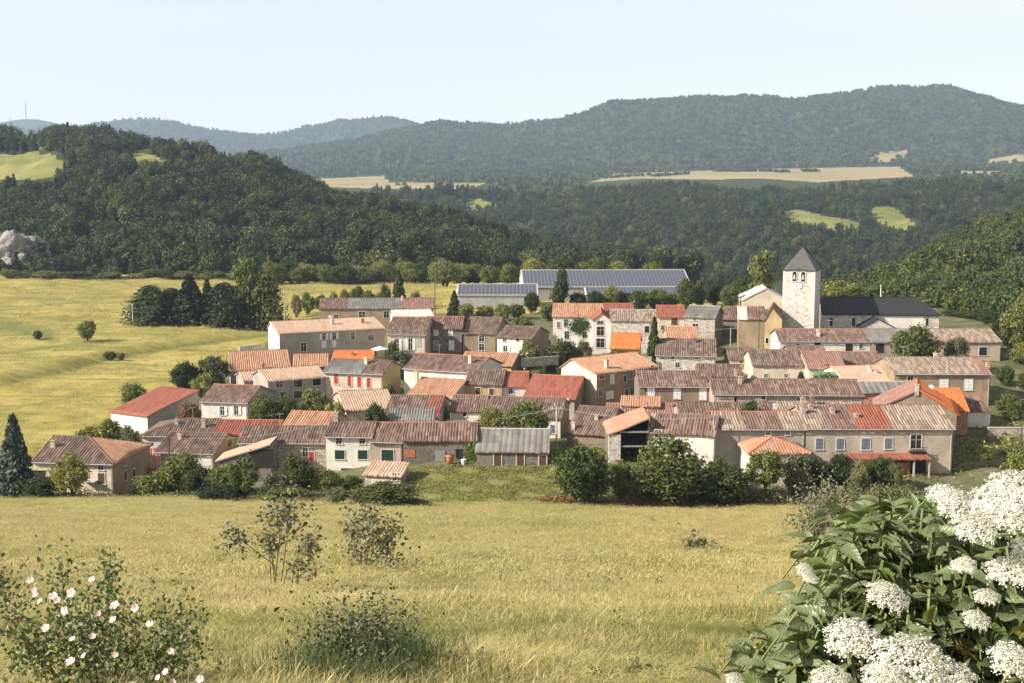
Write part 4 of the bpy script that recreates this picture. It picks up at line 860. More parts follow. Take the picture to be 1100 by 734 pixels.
house('C12b', 809, 868, 392.5, 221, 'cream house with two tiny windows and mauve brown roof', -3, r=376, roof='old', wall='cream', wins=[(823, 403.5, 4, 3.5, 'w'), (844.5, 403.5, 4, 3.5, 'w')])
house('C12c', 869, 908, 396, 217, 'house with pink red roof right of the cream house with two tiny windows', -2, r=378, roof='redold', zones=[(865, 912, 'pink')], wall='cream', ch=[(886, 394, .4, 'brick')])
house('C12d', 911, 951, 394, 224, 'house with red striped roof and white dormer wall right of the pink red roof', 0, r=378.5, roof='redold', wall='white', wins=[(919, 397, 4, 4, 'w')])
house('C12e', 848, 886, 378, 231, 'low house with brown roof below the church tower', 0, r=372, roof='old', wall='beige')
house('C13', 668, 708, 435, 191, 'low house with small salmon roof between pink roof and white shuttered house', -8, r=426, roof='salmon', wall='beige')
house('C14', 838, 936, 366.5, 242, 'long striped red roofed house standing before the church tower', -2, r=353.7, roof='redold', wall='white', wins=[(878, 371, 5, 5, 'hole'), (912, 374, 6, 8, 'hole'), (925, 372, 4, 5, 'w'), (857, 371, 3, 3, 'w')], ch=[(879, 361, 1.2, 'cream')])
house('C15', 937, 1075, 367.5, 241, 'long house with grey and pale pink roof and one square dark window below the nave', 1, r=354, roof='beige', zones=[(930, 985, 'grey')], wall='pinkish', wins=[(1056, 377.5, 8, 9, 'w:dark'), (945, 374, 7, 8, 'hole')])
house('C16', 961, 1064, 401.5, 206, 'brown walled house with two white shuttered windows and beige striped roof', 0, r=384, roof='beige', wall='tan', wins=[(1014, 412.8, 8, 10, 'sh:white'), (1040.5, 413.3, 8, 12, 'sh:white'), (978, 405, 6, 8, 'w')], ch=[(1005, 385, .8, 'cream'), (1061, 394, .6, 'ochre')], zones=[(1055, 1075, 'pink')])
house('C16b', 909, 968, 411, 207, 'house with broad salmon roof and white chimney stack beside the dark courtyard', 8, r=394, pitch=14, roof='salmon', zones=[(900, 975, 'pale')], wall='cream', ch=[(935, 400, .9, 'white'), (942, 402, .4, 'white')])
house('C17', 794, 821, 342.5, 254, 'tall tan house with half white roof beside the golden walled house', -8, r=329.5, pitch=20, roof='redold', wall='tan', wallR='ochre', d=10, zones=[(790, 803, 'white')], name='tall_house')
house('C17b', 821.5, 840, 342, 253, 'tall golden walled gabled house squeezed against the church tower', -14, typ='gable_front', apex=(829, 329.5), d=9, roof='redold', wall='ochre', name='tall_house', wins=[(824, 366, 3, 6, 'w')])
house('C18', 798, 846, 322.5, 332, 'white barn with broad pale gabled roof left of the church tower', -6, typ='gable_front', apex=(823, 310), d=18, roof='white', wall='cream', wave=.02, name='white_roofed_barn', cat='barn')

# verge boards, gutters and pipes that show on the front row
def part_box(key, name, mat, *bx):
    m = MB(); H = HOUSES[key]
    for q in bx: m.box(*q)
    return m.build(name, mat, H['o'])
for key in ('A1', 'A3', 'A4', 'A7', 'A8', 'A9', 'A16', 'A17', 'B1', 'B13', 'C9', 'C10', 'C14', 'C16', 'C7', 'B3', 'B10'):
    H = HOUSES[key]; E = H['A'][2] - H['z0']; m = MB(); m.tube([(-.2, -.46, E - .1), (H['W'] + .2, -.46, E - .12)], .07, 6); m.tube([(H['W'] - .25, -.1, E - .15), (H['W'] - .25, -.1, .3)], .05, 6); m.build('gutter', CM['metal'], H['o'])
# white pillar and rail of the open barn
H = HOUSES['A14']; E = H['A'][2] - H['z0']; m = MB(); m.box(-.1, 1.45, -.05, .9, 0, E - .15); m.build('pillar', WM['wstone'], H['o'])
m = MB(); m.box(1.45, H['W'], .1, .28, E - 1.9, E - 1.7); m.box(1.3, H['W'], 0, .2, E + .05, E + .25); m.build('beam', CM['grey'], H['o'])
# porch of the long beige house
H = HOUSES['A17']; za = at(960, 490, 163)[2] - H['z0']; 
def lx(key, px):
    H = HOUSES[key]; a = ray(px, 460)[0]; return (H['A'][1] * a - H['A'][0]) / (H['c'] - a * H['s'])
x0, x1 = lx('A17', 911), lx('A17', 996)
v = slope((x0, -2.4, za - .1), (1, 0, 0), x1 - x0, (0, math.cos(.1), math.sin(.1)), 2.4, 0, 0); pr = join_slopes([v], 'porch_roof', [RM['red']], H['o'])
m = MB(); [m.box(x - .1, x + .1, -2.2, -2.0, 0, za - .1) for x in (x0 + .3, lx('A17', 955), lx('A17', 978), x1 - .2)]; m.build('porch_post', CM['concrete'], pr)
m = MB(); m.box(lx('A17', 963), lx('A17', 977), -.9, -.004, .2, za - .9); m.build('brick_wall', WM['brick'], H['o'])
m = MB(); m.box(x1 - 2.4, x1 - .1, -.75, -.005, za + .35, za + .45); [m.box(x1 - 2.4 + i * .2, x1 - 2.36 + i * .2, -.73, -.70, za + .45, za + 1.05) for i in range(12)]; m.box(x1 - 2.4, x1 - .1, -.75, -.69, za + 1.05, za + 1.1); m.build('balcony', CM['dark'], H['o'])
# roof ladders of white paint / canopy of the white fronted house B8 etc: awning of the far left cottage
H = HOUSES['A1']; E = H['A'][2] - H['z0']; xa = lx('A1', 94); m = MB(); m.prism([(xa - 1, E - 2.3), (xa + 1.1, E - 2.3), (xa + 1.1, E - 2.22), (xa - 1, E - 2.22)], -1.1, -.005); m.build('awning', CM['concrete'], H['o'])
# ---- the church
H = house('T', 841.5, 876, 288.3, 259, 'pale stone church bell tower with dark pyramid roof, twin bell openings and a round clock', -24, typ='pyramid', apex=(862, 264.5), d=6.2, roof='litslate', wall='wstone', wave=.012, per=.6, off=.3, cat='church tower', name='church_tower', zb=362, sink=2)
E = H['A'][2] - H['z0']; W_ = H['W']
for fx in (.36, .63):
    x = W_ * fx; m = MB(); k = 10; pts = [(x - .42, E - 2.6), (x + .42, E - 2.6), (x + .42, E - 1.0)] + [(x + .42 * math.cos(math.pi * i / k), E - 1.0 + .42 * math.sin(math.pi * i / k)) for i in range(1, k)] + [(x - .42, E - 1.0)]
    m.prism(pts, -.03, .05); o = m.build('bell_opening', CM['dark'], H['o'])  # flat dark panel, coloured for the unlit inside of the belfry
    q = MB(); 
    for i in range(k): 
        a0, a1 = math.pi * i / k, math.pi * (i + 1) / k; q.prism([(x + .42 * math.cos(a0), E - 1 + .42 * math.sin(a0)), (x + .56 * math.cos(a0), E - 1 + .56 * math.sin(a0)), (x + .56 * math.cos(a1), E - 1 + .56 * math.sin(a1)), (x + .42 * math.cos(a1), E - 1 + .42 * math.sin(a1))], -.12, .05)
    q.box(x - .56, x - .42, -.12, .05, E - 2.6, E - 1.0); q.box(x + .42, x + .56, -.12, .05, E - 2.6, E - 1.0); q.box(x - .62, x + .62, -.16, .05, E - 2.74, E - 2.6); q.build('arch', CM['surround'], o)
    bl = MB(); bl.tube([(x, -.05, E - 1.25), (x, -.05, E - 1.5), (x, -.05, E - 1.9), (x, -.05, E - 2.15)], [.08, .2, .26, .36], 10); bl.build('bell', CM['metal'], o)
m = MB(); cx, cz = W_ * .52, E - 3.45; m.prism([(cx + .62 * math.cos(a), cz + .62 * math.sin(a)) for a in np.linspace(0, 6.283, 25)[:-1]], -.09, .02); clk = m.build('clock', CM['white'], H['o'])
m = MB(); 
for i in range(24):
    a0, a1 = i * .2618, (i + 1) * .2618; m.prism([(cx + r_ * math.cos(a), cz + r_ * math.sin(a)) for r_, a in ((.6, a0), (.7, a0), (.7, a1), (.6, a1))], -.13, .02)
m.build('clock_rim', CM['grey'], clk)
m = MB(); m.prism([(cx - .04, cz), (cx + .04, cz), (cx + .04, cz + .5), (cx - .04, cz + .5)], -.12, -.09); m.prism([(cx, cz - .04), (cx + .3, cz - .24), (cx + .34, cz - .18), (cx, cz + .04)], -.121, -.091); m.build('clock_hand', CM['dark'], clk)
ma, m = MB(), MB()      # pale corner stones
for i in range(int((E - 1) / .45)):
    l = .7 if i % 2 else .4; z = 1 + i * .45
    ma.box(-.02, l, -.022, .03, z, z + .4); m.box(W_ - l, W_ + .02, -.022, .03, z, z + .4); m.box(W_ - .03, W_ + .022, -.02, 1.1 - l, z, z + .4)
m.build('corner_stones', CM['surround'], H['o']); ma.build('corner_stones', CM['surround'], H['o'])
m = MB(); m.tube([(W_ / 2, 3.1, H['zr']), (W_ / 2, 3.1, H['zr'] + .9)], .04, 6); m.build('finial', CM['dark'], H['o'])
H = house('N', 884, 1009, 336.8, 264, 'church nave with long dark slate roof hipped at its right end and pale stone walls', -5, r=319.3, pitch=36, roof='slate', wall='wstone', hipR=True, wave=.012, per=.6, zb=356, sink=1, cat='church', name='church_nave',
          wins=[])
E = H['A'][2] - H['z0']
def arched(px, py, w, h, key='N'):
    Hh = HOUSES[key]; a, b = ray(px, py); ax, ay = Hh['A'][:2]; q = (ay * a - ax) / (Hh['c'] - a * Hh['s']); Yq = ay + q * Hh['s']; z = CZ + b * Yq - Hh['z0']; k = 8; w2, h2 = w * Yq / F / 2, h * Yq / F
    pts = [(q - w2, z - h2 / 2), (q + w2, z - h2 / 2)] + [(q + w2 * math.cos(math.pi * i / k), z + h2 / 2 - w2 + w2 * math.sin(math.pi * i / k)) for i in range(k + 1)]
    m = MB(); m.prism(pts, -.03, .05); o = m.build('window', CM['glass'], Hh['o'])
    s_ = MB(); w3 = w2 + .14
    s_.box(q - w3, q - w2, -.1, .05, z - h2 / 2, z + h2 / 2 - w2); s_.box(q + w2, q + w3, -.1, .05, z - h2 / 2, z + h2 / 2 - w2); s_.box(q - w3, q + w3, -.13, .05, z - h2 / 2 - .12, z - h2 / 2); s_.build('frame', CM['surround'], o)
for px in (892.6, 917): arched(px, 346, 3.6, 9)
arched(996, 346, 3.2, 8)
x0, x1 = lx('N', 929), lx('N', 987); m = MB(); m.box(x0, x1, -.03, .05, E - 3.4, E - .15); m.build('white_render', WM['white'], H['o'])  # render patch, its white also painting the sunlit stretch of wall
m = MB(); m.box(-.3, H['W'] + .3, -.4, -.003, E - .3, E - .05); m.build('cornice', CM['dark'], H['o'])
house('N2', 925, 962, 352, 259, 'small gabled side chapel of pale stone with dark verge against the nave', -5, typ='gable_front', apex=(942.5, 342.5), d=5.2, roof='slate', wall='wstone', wave=.012, off=.25, zb=358, cat='chapel', name='side_chapel')
# ---- solar barns
def solar_roof(key, x0, x1, y0, y1, nx, ny, lab=None):
    """rows of panels on the near slope of a barn, each panel a face of one mesh"""
    H = HOUSES[key]; m = MB(); E = H['rz']; f = MB()
    tp = (E(0, 1.) - E(0, 0.)); wpx = (x1 - x0) / nx; wy = (y1 - y0) / ny
    for i in range(nx):
        for j in range(ny):
            a, b_ = x0 + i * wpx + .06, x0 + (i + 1) * wpx - .06; c, d = y0 + j * wy + .05, y0 + (j + 1) * wy - .05
            q = [(a, c, E(0, c) + .12), (b_, c, E(0, c) + .12), (b_, d, E(0, d) + .12), (a, d, E(0, d) + .12)]; m.poly(q)
    f.poly([(x0 - .1, y0 - .1, E(0, y0 - .1) + .1), (x1 + .1, y0 - .1, E(0, y0 - .1) + .1), (x1 + .1, y1, E(0, y1) + .1), (x0 - .1, y1, E(0, y1) + .1)])
    fr = f.build('panel_frame', CM['panelframe'], H['o']); m.build('solar_panels', CM['panel'], fr)
CM['panelframe'] = plain('panel_frame_metal', (.3, .31, .34), .4, .1)
m, t, b = newmat('solar_cells'); b.inputs['Base Color'].default_value = (.075, .078, .105, 1); b.inputs['Roughness'].default_value = .42; b.inputs['Specular IOR Level'].default_value = .6; CM['panel'] = m
house('S1', 562, 742, 308, 372, 'big barn with bluish solar panel roof and white gable end', 2, r=290.5, pitch=17, roof='white', wall='grey', wallL='white', wave=.015, off=.5, name='solar_barn', cat='barn')  # front wall coloured grey to put in the shade below the roof
H = HOUSES['S1']; solar_roof('S1', .2, H['W'] - .2, -.3, H['hd'] - .4, 46, 7)
house('S2', 491, 577, 316.5, 352, 'lower barn with solar panel roof and white sheet metal front', 0, r=305.5, pitch=17, roof='white', wall='sheet', wave=.015, off=.5, name='solar_barn', cat='barn', d=14)
H = HOUSES['S2']; solar_roof('S2', .2, H['W'] - .2, -.3, H['hd'] - .4, 20, 4)
house('S3', 630, 736, 317, 362, 'long low lean-to carrying one strip of solar panels before the big barn', 2, r=309.5, pitch=15, typ='mono', roof='white', wall='sheet', wave=.015, off=.3, name='solar_shed', cat='shed')
H = HOUSES['S3']; solar_roof('S3', .2, H['W'] - .2, -.2, H['d'] - .1, 26, 2)

# ------------------------------------------------------------------ trees and shrubs
CROWNS = {}
def add_crown(k, C, Nn, size, asp=1.7): CROWNS[k] = crown_mesh('crown_' + k, C, Nn, size, asp)
for i in range(4):
    C, Nn = lobes_cloud(8500, round_lobes(40 + i, 18, 1, 1, 0, .66, (.24, .44)), .4, .35); add_crown('round%d' % i, C, Nn, .066)
for i in range(3):
    C, Nn = lobes_cloud(5200, round_lobes(60 + i, 26, 1, 1, 0, .74, (.16, .34)), .25, .35); add_crown('loose%d' % i, C, Nn, .066)
for i in range(3):
    C, Nn = lobes_cloud(4000, round_lobes(70 + i, 15, 1, 1, 0, .64, (.26, .46)), .4, .35); add_crown('shrub%d' % i, C, Nn, .1)
for i in range(2):
    C, Nn = cone_cloud(6500, 12, .3, .5, 0, .72, .12); C[:, 2] = C[:, 2] * 2 - 1; C[:, :2] *= 2; add_crown('spruce%d' % i, C, Nn, .1, 2.2)
L = [(rng.uniform(-.35, .35) * (1 - .4 * abs(z)), rng.uniform(-.35, .35) * (1 - .4 * abs(z)), z, .42 * (1 - .35 * abs(z)), .42 * (1 - .35 * abs(z)), .26) for z in np.linspace(-.85, .85, 13)]
C, Nn = lobes_cloud(4200, L, .4, .3); add_crown('poplar', C, Nn, .1)
L = []
for i in range(22):
    z = rng.uniform(-.85, .85); a = i * 2.4; q = (.75 - .5 * max(0, z)) * rng.uniform(.2, .85); L.append((q * math.cos(a), q * math.sin(a), z, .34, .34, .2))
C, Nn = lobes_cloud(5200, L, .35, .6); add_crown('pine', C, Nn, .085, 2.0)
C, Nn = cone_cloud(8500, 7, .35, .5, 0, .5, .3); C[:, 2] = C[:, 2] * 2 - 1; C[:, :2] *= 2; C += rng.normal(0, .05, C.shape); add_crown('broadcone', C, Nn, .075, 2.0)
TRUNK = {}
def trunk_mesh(key, bush=False):
    m = MB(); g = random.Random(hash(key) % 97 if False else len(TRUNK))
    if bush:
        for i in range(6):
            a = i * 1.05; m.tube([(.05 * math.cos(a), .05 * math.sin(a), -.1), (.2 * math.cos(a), .2 * math.sin(a), .4), (.4 * math.cos(a), .4 * math.sin(a), 1.0)], [.04, .03, .012], 5)
    else:
        m.tube([(0, 0, -.15), (.02, 0, .3), (-.02, .03, .7), (0, 0, 1.25)], [.075, .055, .045, .015], 8)
        for i in range(7 if key == 't0' else 0):
            a = i * 2.4; z = .35 + i * .1; m.tube([(0, 0, z), (.25 * math.cos(a), .25 * math.sin(a), z + .2), (.5 * math.cos(a), .5 * math.sin(a), z + .34)], [.032, .02, .008], 5)
    o = m.build('trunk_master', CM['bark']); me = o.data; bpy.data.objects.remove(o); TRUNK[key] = me; return me
for k_ in ('t0', 't1'): trunk_mesh(k_)
trunk_mesh('b0', True)
def tree(name, label, cat, loc, rx, rz, crown, mat, stem=.25, group=None, tk='t0', rot=None, lean=0):
    """rx: half width, rz: half height of the crown, stem: share of the height below the crown"""
    o = empty(name, loc, rng.uniform(0, 6.28) if rot is None else rot); tag(o, label, cat, group)
    H_ = 2 * rz / (1 - stem); c = bpy.data.objects.new('crown', CROWNS[crown]); COL.objects.link(c); c.parent = o
    c.location = (0, 0, H_ - rz); c.scale = (rx, rx * rng.uniform(.9, 1.1), rz)
    if not CROWNS[crown].materials: CROWNS[crown].materials.append(FM['green'])
    c.material_slots[0].link = 'OBJECT'; c.material_slots[0].material = FM[mat]
    t = bpy.data.objects.new('trunk' if tk[0] == 't' else 'stems', TRUNK[tk]); COL.objects.link(t); t.parent = o
    sc = H_ * .72; t.scale = (min(sc, rx * 1.25), min(sc, rx * 1.25), sc) if tk[0] == 't' else (rx * 1.2, rx * 1.2, H_ * .6)
    return o
def T(px, top, base, wpx, Y, crown, mat, name, label, cat='tree', stem=.15, group=None, tk=None, wy=None):
    """a tree whose outline shows from row top to row base at column px; Y its depth"""
    if base > 500:
        for _ in range(60):
            x = at(px, base, Y)[0]; gr = 190 + F * (CZ - g1(x, Y)) / Y
            if gr >= base - 2.5 or Y < 143: break
            Y -= .4
    x, y, zt = at(px, top, Y); zb = at(px, base, Y)[2]; gzz_ = g1(x, Y)
    zb = min(max(zb, gzz_ - .2), zt - .8); 
    if abs(zb - gzz_) > .3: zb = min(gzz_ - .1, zb)
    h = zt - zb; rz = h * (1 - stem) / 2; rx = wpx * Y / F / 2
    return tree(name, label, cat, (x, Y, zb), rx, rz, crown, mat, stem, group, ('t1' if 'spruce' in crown or crown in ('poplar', 'pine') else tk or ('b0' if stem < .08 else 't0')))
# group of conifers and a poplar by the field
T(161, 306, 361, 56, 322, 'broadcone', 'deep', 'pine_tree', 'broad dark pine at the left of the tree group in the field', 'pine', .08, tk='t0')
T(203, 295, 359, 46, 322, 'spruce0', 'deep', 'spruce_tree', 'tallest pointed dark spruce in the middle of the field tree group', 'spruce', .05, tk='t0')
T(222, 299, 357, 26, 326, 'spruce1', 'deep', 'spruce_tree', 'slim dark spruce tight against the tallest spruce in the field', 'spruce', .05, tk='t0')
T(240, 303, 359, 52, 320, 'broadcone', 'deep', 'round_tree', 'dark rounded tree between the slim spruce and the pale poplar', 'tree', .06, tk='t0')
T(184, 309, 360, 44, 326, 'broadcone', 'deep', 'pine_tree', 'smaller dark pine half hidden left of the tallest spruce', 'pine', .08, tk='t0')
T(267, 273, 352, 48, 330, 'loose1', 'light', 'poplar_tree', 'tall pale green poplar standing above the field tree group', 'poplar', .08, tk='t0')
T(287, 294, 354, 44, 322, 'broadcone', 'dark', 'fir_tree', 'dark green tree with pointed top right of the tall poplar', 'tree', .05, tk='t0')
T(93, 343, 368, 24, 288, 'loose1', 'green', 'field_tree', 'small lone round tree in the yellow field', 'tree', .12)
T(145, 410, 438, 30, 215, 'round2', 'green', 'round_tree', 'small round green tree behind the smooth red roofed white house', 'tree', .08)
T(198, 388, 428, 34, 231, 'round3', 'dark', 'round_tree', 'dark round bush-like tree at the edge of the yellow field', 'tree', .06)
T(229, 380, 426, 40, 233, 'loose0', 'olive', 'loose_tree', 'loose greyish tree touching the broad salmon roofed house', 'tree', .08)
T(217, 400, 430, 26, 226, 'loose1', 'light', 'leafy_shrub', 'pale leafy shrub above the terracotta roofed white house', 'shrub', .05)
# left front
T(13, 445, 540, 54, 150, 'spruce0', 'blue', 'spruce_tree', 'big blue green spruce at the far left edge', 'spruce', .03, tk='t0')
T(75, 487, 542, 44, 152, 'loose2', 'green', 'apple_tree', 'loose leafy tree before the front wall of the far left cottage', 'tree', .1)
T(45, 512, 543, 46, 150, 'shrub0', 'dark', 'dark_shrub', 'dark shrub at the foot of the big blue green spruce', 'shrub', .02)
T(96, 455, 478, 44, 182, 'shrub1', 'green', 'field_shrub', 'leafy shrub behind the ridge of the far left cottage', 'shrub', .03)
T(118, 450, 478, 34, 186, 'round1', 'green', 'round_tree', 'round tree at field edge left of the low white house', 'tree', .05)
T(138, 455, 482, 24, 182, 'loose1', 'olive', 'olive_shrub', 'greyish airy shrub before the white wall of the low house', 'shrub', .05)
T(204, 430, 452, 30, 196, 'loose0', 'dry', 'copper_shrub', 'reddish brown shrub before the house with open white shutters', 'shrub', .05)
T(192, 482, 540, 58, 156, 'round0', 'green', 'round_tree', 'large bushy tree before the yellow gabled house', 'tree', .06)
T(215, 500, 541, 44, 154, 'round3', 'dark', 'round_tree', 'darker bushy tree under the yellow gable', 'tree', .05)
T(160, 508, 542, 44, 153, 'shrub2', 'green', 'green_shrub', 'green shrub right of the far left cottage wall', 'shrub', .03)
T(246, 500, 543, 46, 155, 'shrub0', 'green', 'green_shrub', 'green shrub below the open lean-to shed', 'shrub', .03)
T(262, 488, 545, 40, 154, 'loose1', 'green', 'garden_tree', 'airy garden tree with visible trunk below the open lean-to shed', 'tree', .2)
T(318, 488, 538, 40, 158, 'loose2', 'light', 'garden_tree', 'light green tree before the red shutter of the stone house', 'tree', .06)
T(296, 506, 541, 34, 155, 'shrub1', 'olive', 'olive_shrub', 'greyish shrub at the foot of the patchy roofed stone house', 'shrub', .03)
T(330, 515, 530, 20, 156, 'shrub2', 'light', 'bright_shrub', 'small bright yellow green shrub before the stone house', 'shrub', .03)
T(350, 503, 536, 38, 155, 'round1', 'green', 'round_shrub', 'rounded shrub left of the garage door of the white three storey house', 'shrub', .04)
T(362, 523, 553, 30, 148, 'loose0', 'olive', 'olive_shrub', 'small grey green tree at the meadow edge below the white three storey house', 'shrub', .06)
T(378, 510, 535, 26, 155, 'shrub0', 'green', 'green_shrub', 'low green shrub before the tiny stone annex', 'shrub', .03)
T(408, 518, 557, 84, 147, 'round2', 'dark', 'dark_shrub', 'wide dark rounded thicket at the meadow edge below the stone annex', 'shrub', .02)
T(440, 536, 558, 44, 146, 'shrub1', 'dark', 'dark_shrub', 'low dark shrub trailing right of the wide thicket', 'shrub', .02)
T(240, 522, 546, 60, 151, 'shrub2', 'dark', 'dark_shrub', 'low dark bush row before the large bushy tree', 'shrub', .02)
T(300, 524, 548, 50, 150, 'shrub0', 'green', 'green_shrub', 'low green bush by the reddish path at the meadow edge', 'shrub', .02)
T(285, 420, 452, 32, 194, 'round0', 'green', 'round_tree', 'round green tree beside the house with open white shutters', 'tree', .08)
T(305, 424, 452, 28, 195, 'round1', 'green', 'round_tree', 'round green tree in the yard of the tall grey house', 'tree', .08)
T(338, 415, 444, 38, 198, 'loose2', 'light', 'light_tree', 'bright airy tree in front of the tall grey house corner', 'tree', .1)
T(360, 428, 446, 24, 194, 'shrub1', 'light', 'bright_shrub', 'light shrub below the red shuttered house', 'shrub', .03)
T(403, 431, 456, 30, 178, 'round3', 'green', 'round_tree', 'round dense tree behind the ridge of the long front row', 'tree', .06)
T(418, 410, 422, 14, 210, 'shrub2', 'light', 'bright_shrub', 'small shrub at the ochre gable of the red shuttered house', 'shrub', .03)
T(428, 375, 392, 36, 240, 'loose1', 'olive', 'terrace_shrub', 'flowering grey green shrub row below the three tall pale windows', 'shrub', .04)
T(421, 364, 390, 14, 248, 'loose0', 'green', 'climbing_ivy', 'green climber on the corner of the house with three pale windows', 'ivy', .02)
T(525, 436, 468, 32, 178, 'round1', 'light', 'round_tree', 'lighter of the two bushy trees before the long white fronted house', 'tree', .06)
T(566, 430, 468, 56, 177, 'round2', 'green', 'round_tree', 'larger of the two bushy trees before the long white fronted house', 'tree', .06)
T(568, 362, 392, 24, 243, 'loose1', 'green', 'garden_tree', 'small tree before the dark gable of the white fronted house', 'tree', .08)
T(607, 363, 394, 40, 243, 'shrub0', 'dark', 'cypress_shrub', 'clump of dark evergreen shrubs beside the white apartment gable', 'shrub', .02)
T(590, 366, 392, 16, 247, 'spruce1', 'dark', 'cypress_shrub', 'narrow pointed evergreen at the left of the dark evergreen clump', 'shrub', .02)
T(628, 364, 386, 22, 250, 'loose0', 'olive', 'garden_shrub', 'grey green shrub under the ivy covered white house', 'shrub', .03)
T(668, 372, 388, 40, 236, 'shrub1', 'green', 'hedge', 'low hedge before the bright orange little house', 'hedge', .02)
T(703, 340, 384, 22, 238, 'spruce0', 'dark', 'spruce_tree', 'young spruce with pointed top left of the mauve brown roof', 'spruce', .03, tk='t0')
T(535, 343, 366, 46, 266, 'loose2', 'olive', 'loose_shrub', 'wide greyish thicket between the brown walled house and the solar barn', 'shrub', .03)
T(560, 338, 362, 34, 272, 'loose0', 'green', 'loose_shrub', 'greener half of the thicket below the lower solar barn', 'shrub', .03)
# right front
T(626, 477, 552, 76, 158, 'round0', 'green', 'walnut_tree', 'large round tree in front of the open white pillared barn', 'tree', .07)
T(668, 490, 545, 30, 158, 'shrub2', 'light', 'bright_shrub', 'yellow green shrub at the foot of the white pillar', 'shrub', .03)
T(718, 466, 546, 80, 156, 'loose1', 'light', 'bushy_tree', 'wide light green tree covering the white barn wall', 'tree', .05)
T(724, 488, 549, 90, 153, 'round3', 'dark', 'bushy_tree', 'dark bushy tree in the middle of the right thicket', 'tree', .04)
T(690, 500, 548, 50, 154, 'round1', 'green', 'bushy_tree', 'green bushy tree at left foot of the white barn', 'tree', .04)
T(775, 500, 549, 70, 153, 'round2', 'dark', 'dark_shrub', 'dark thicket under the blue shuttered house', 'shrub', .03)
T(772, 490, 530, 36, 157, 'loose2', 'green', 'bushy_tree', 'airy green tree left of the low annex', 'tree', .05)
T(823, 482, 547, 48, 151, 'loose0', 'green', 'apple_tree', 'small tree with a clear trunk at the meadow edge before the low annex', 'tree', .28)
T(856, 486, 524, 40, 153, 'loose1', 'olive', 'olive_shrub', 'greyish shrub right of the small clear trunked tree', 'shrub', .04)
T(872, 490, 522, 36, 155, 'round3', 'dark', 'dark_shrub', 'dark shrub beneath the leftmost grey blue shutters', 'shrub', .03)
T(902, 487, 520, 32, 156, 'round1', 'dark', 'dark_shrub', 'dark rounded shrub beneath the second grey blue shutters', 'shrub', .03)
T(922, 494, 520, 28, 155, 'loose2', 'olive', 'olive_shrub', 'silvery shrub left of the porch', 'shrub', .03)
T(945, 488, 518, 36, 157, 'round2', 'green', 'green_shrub', 'rounded green shrub before the red porch roof', 'shrub', .03)
T(962, 496, 518, 22, 156, 'loose0', 'olive', 'olive_shrub', 'grey green shrub beside the orange brick wall under the porch', 'shrub', .03)
T(1061, 482, 505, 18, 166, 'round1', 'light', 'young_tree', 'tiny round tree on the grass right of the long beige house', 'tree', .3)
T(1096, 482, 530, 44, 140, 'round3', 'green', 'green_shrub', 'big green shrub at the right edge above the elder flowers', 'shrub', .04)
T(1086, 420, 455, 36, 196, 'loose1', 'green', 'grey_shrub', 'greyish green bush right of the brown walled white shuttered house', 'shrub', .05)
T(1090, 478, 494, 30, 174, 'shrub1', 'light', 'hedge', 'sunlit hedge before the grey terrace wall at the right edge', 'hedge', .03)
T(805, 428, 446, 26, 178, 'shrub0', 'green', 'green_shrub', 'small bush showing between brown roofs above the front row', 'shrub', .03)
T(890, 399, 412, 36, 208, 'shrub1', 'green', 'garden_hedge', 'low garden hedge below the pink red roof', 'hedge', .03)
T(861, 396, 408, 8, 214, 'shrub2', 'dark', 'green_shrub', 'tiny dark bush against the cream house wall', 'shrub', .03)
T(983, 347, 390, 58, 228, 'loose2', 'green', 'walnut_tree', 'spreading tree before the long house below the church nave', 'tree', .1)
T(1028, 360, 390, 30, 230, 'loose0', 'olive', 'loose_tree', 'paler airy tree right of the spreading tree below the nave', 'tree', .1)
T(795, 372, 378, 9, 243, 'shrub1', 'dark', 'green_shrub', 'small dark bush at the foot of the tall tan house', 'shrub', .03)
# behind the village
T(602, 291, 335, 27, 340, 'poplar', 'dark', 'poplar_tree', 'dark column shaped tree before the big solar barn', 'tree', .06, tk='t0')
T(571, 313, 334, 18, 338, 'round3', 'dark', 'round_tree', 'small dark tree at the right end of the lower solar barn', 'tree', .06)
T(488, 312, 338, 18, 330, 'spruce1', 'dark', 'spruce_tree', 'small pointed spruce left of the lower solar barn', 'spruce', .04, tk='t0')
T(428, 289, 320, 20, 350, 'spruce0', 'dark', 'dark_tree', 'dark upright tree behind the long low farm building', 'tree', .05, tk='t0')
T(818, 272, 326, 42, 346, 'poplar', 'green', 'tall_tree', 'tall green tree left of the church tower, behind the white barn', 'tree', .06, tk='t0')
T(800, 296, 330, 34, 350, 'round1', 'green', 'round_tree', 'round tree behind the left half of the white barn roof', 'tree', .06)
T(905, 299, 330, 48, 320, 'round0', 'green', 'round_tree', 'broad green tree showing above the dark shaded part of the nave roof', 'tree', .06)
T(884, 306, 330, 26, 322, 'round2', 'green', 'round_tree', 'smaller tree just right of the church tower', 'tree', .06)
for i, (px, top, w, mt, cr) in enumerate([(640, 311, 22, 'dark', 'round0'), (655, 306, 20, 'light', 'round1'), (668, 312, 26, 'dark', 'shrub0'), (686, 311, 24, 'green', 'round3'), (705, 308, 26, 'green', 'round2'), (722, 313, 22, 'green', 'shrub2'),
     (738, 298, 22, 'dark', 'round1'), (752, 300, 20, 'green', 'poplar'), (768, 303, 26, 'dark', 'round0'), (783, 306, 24, 'green', 'round2'), (620, 313, 22, 'dark', 'shrub1')]):
    T(px, top, 334, w, 338 + (i % 3) * 4, cr, mt, 'hedge_tree', 'one of the leafy trees in the row before and right of the big solar barn', 'tree', .05, 'trees in the row along the solar barn')
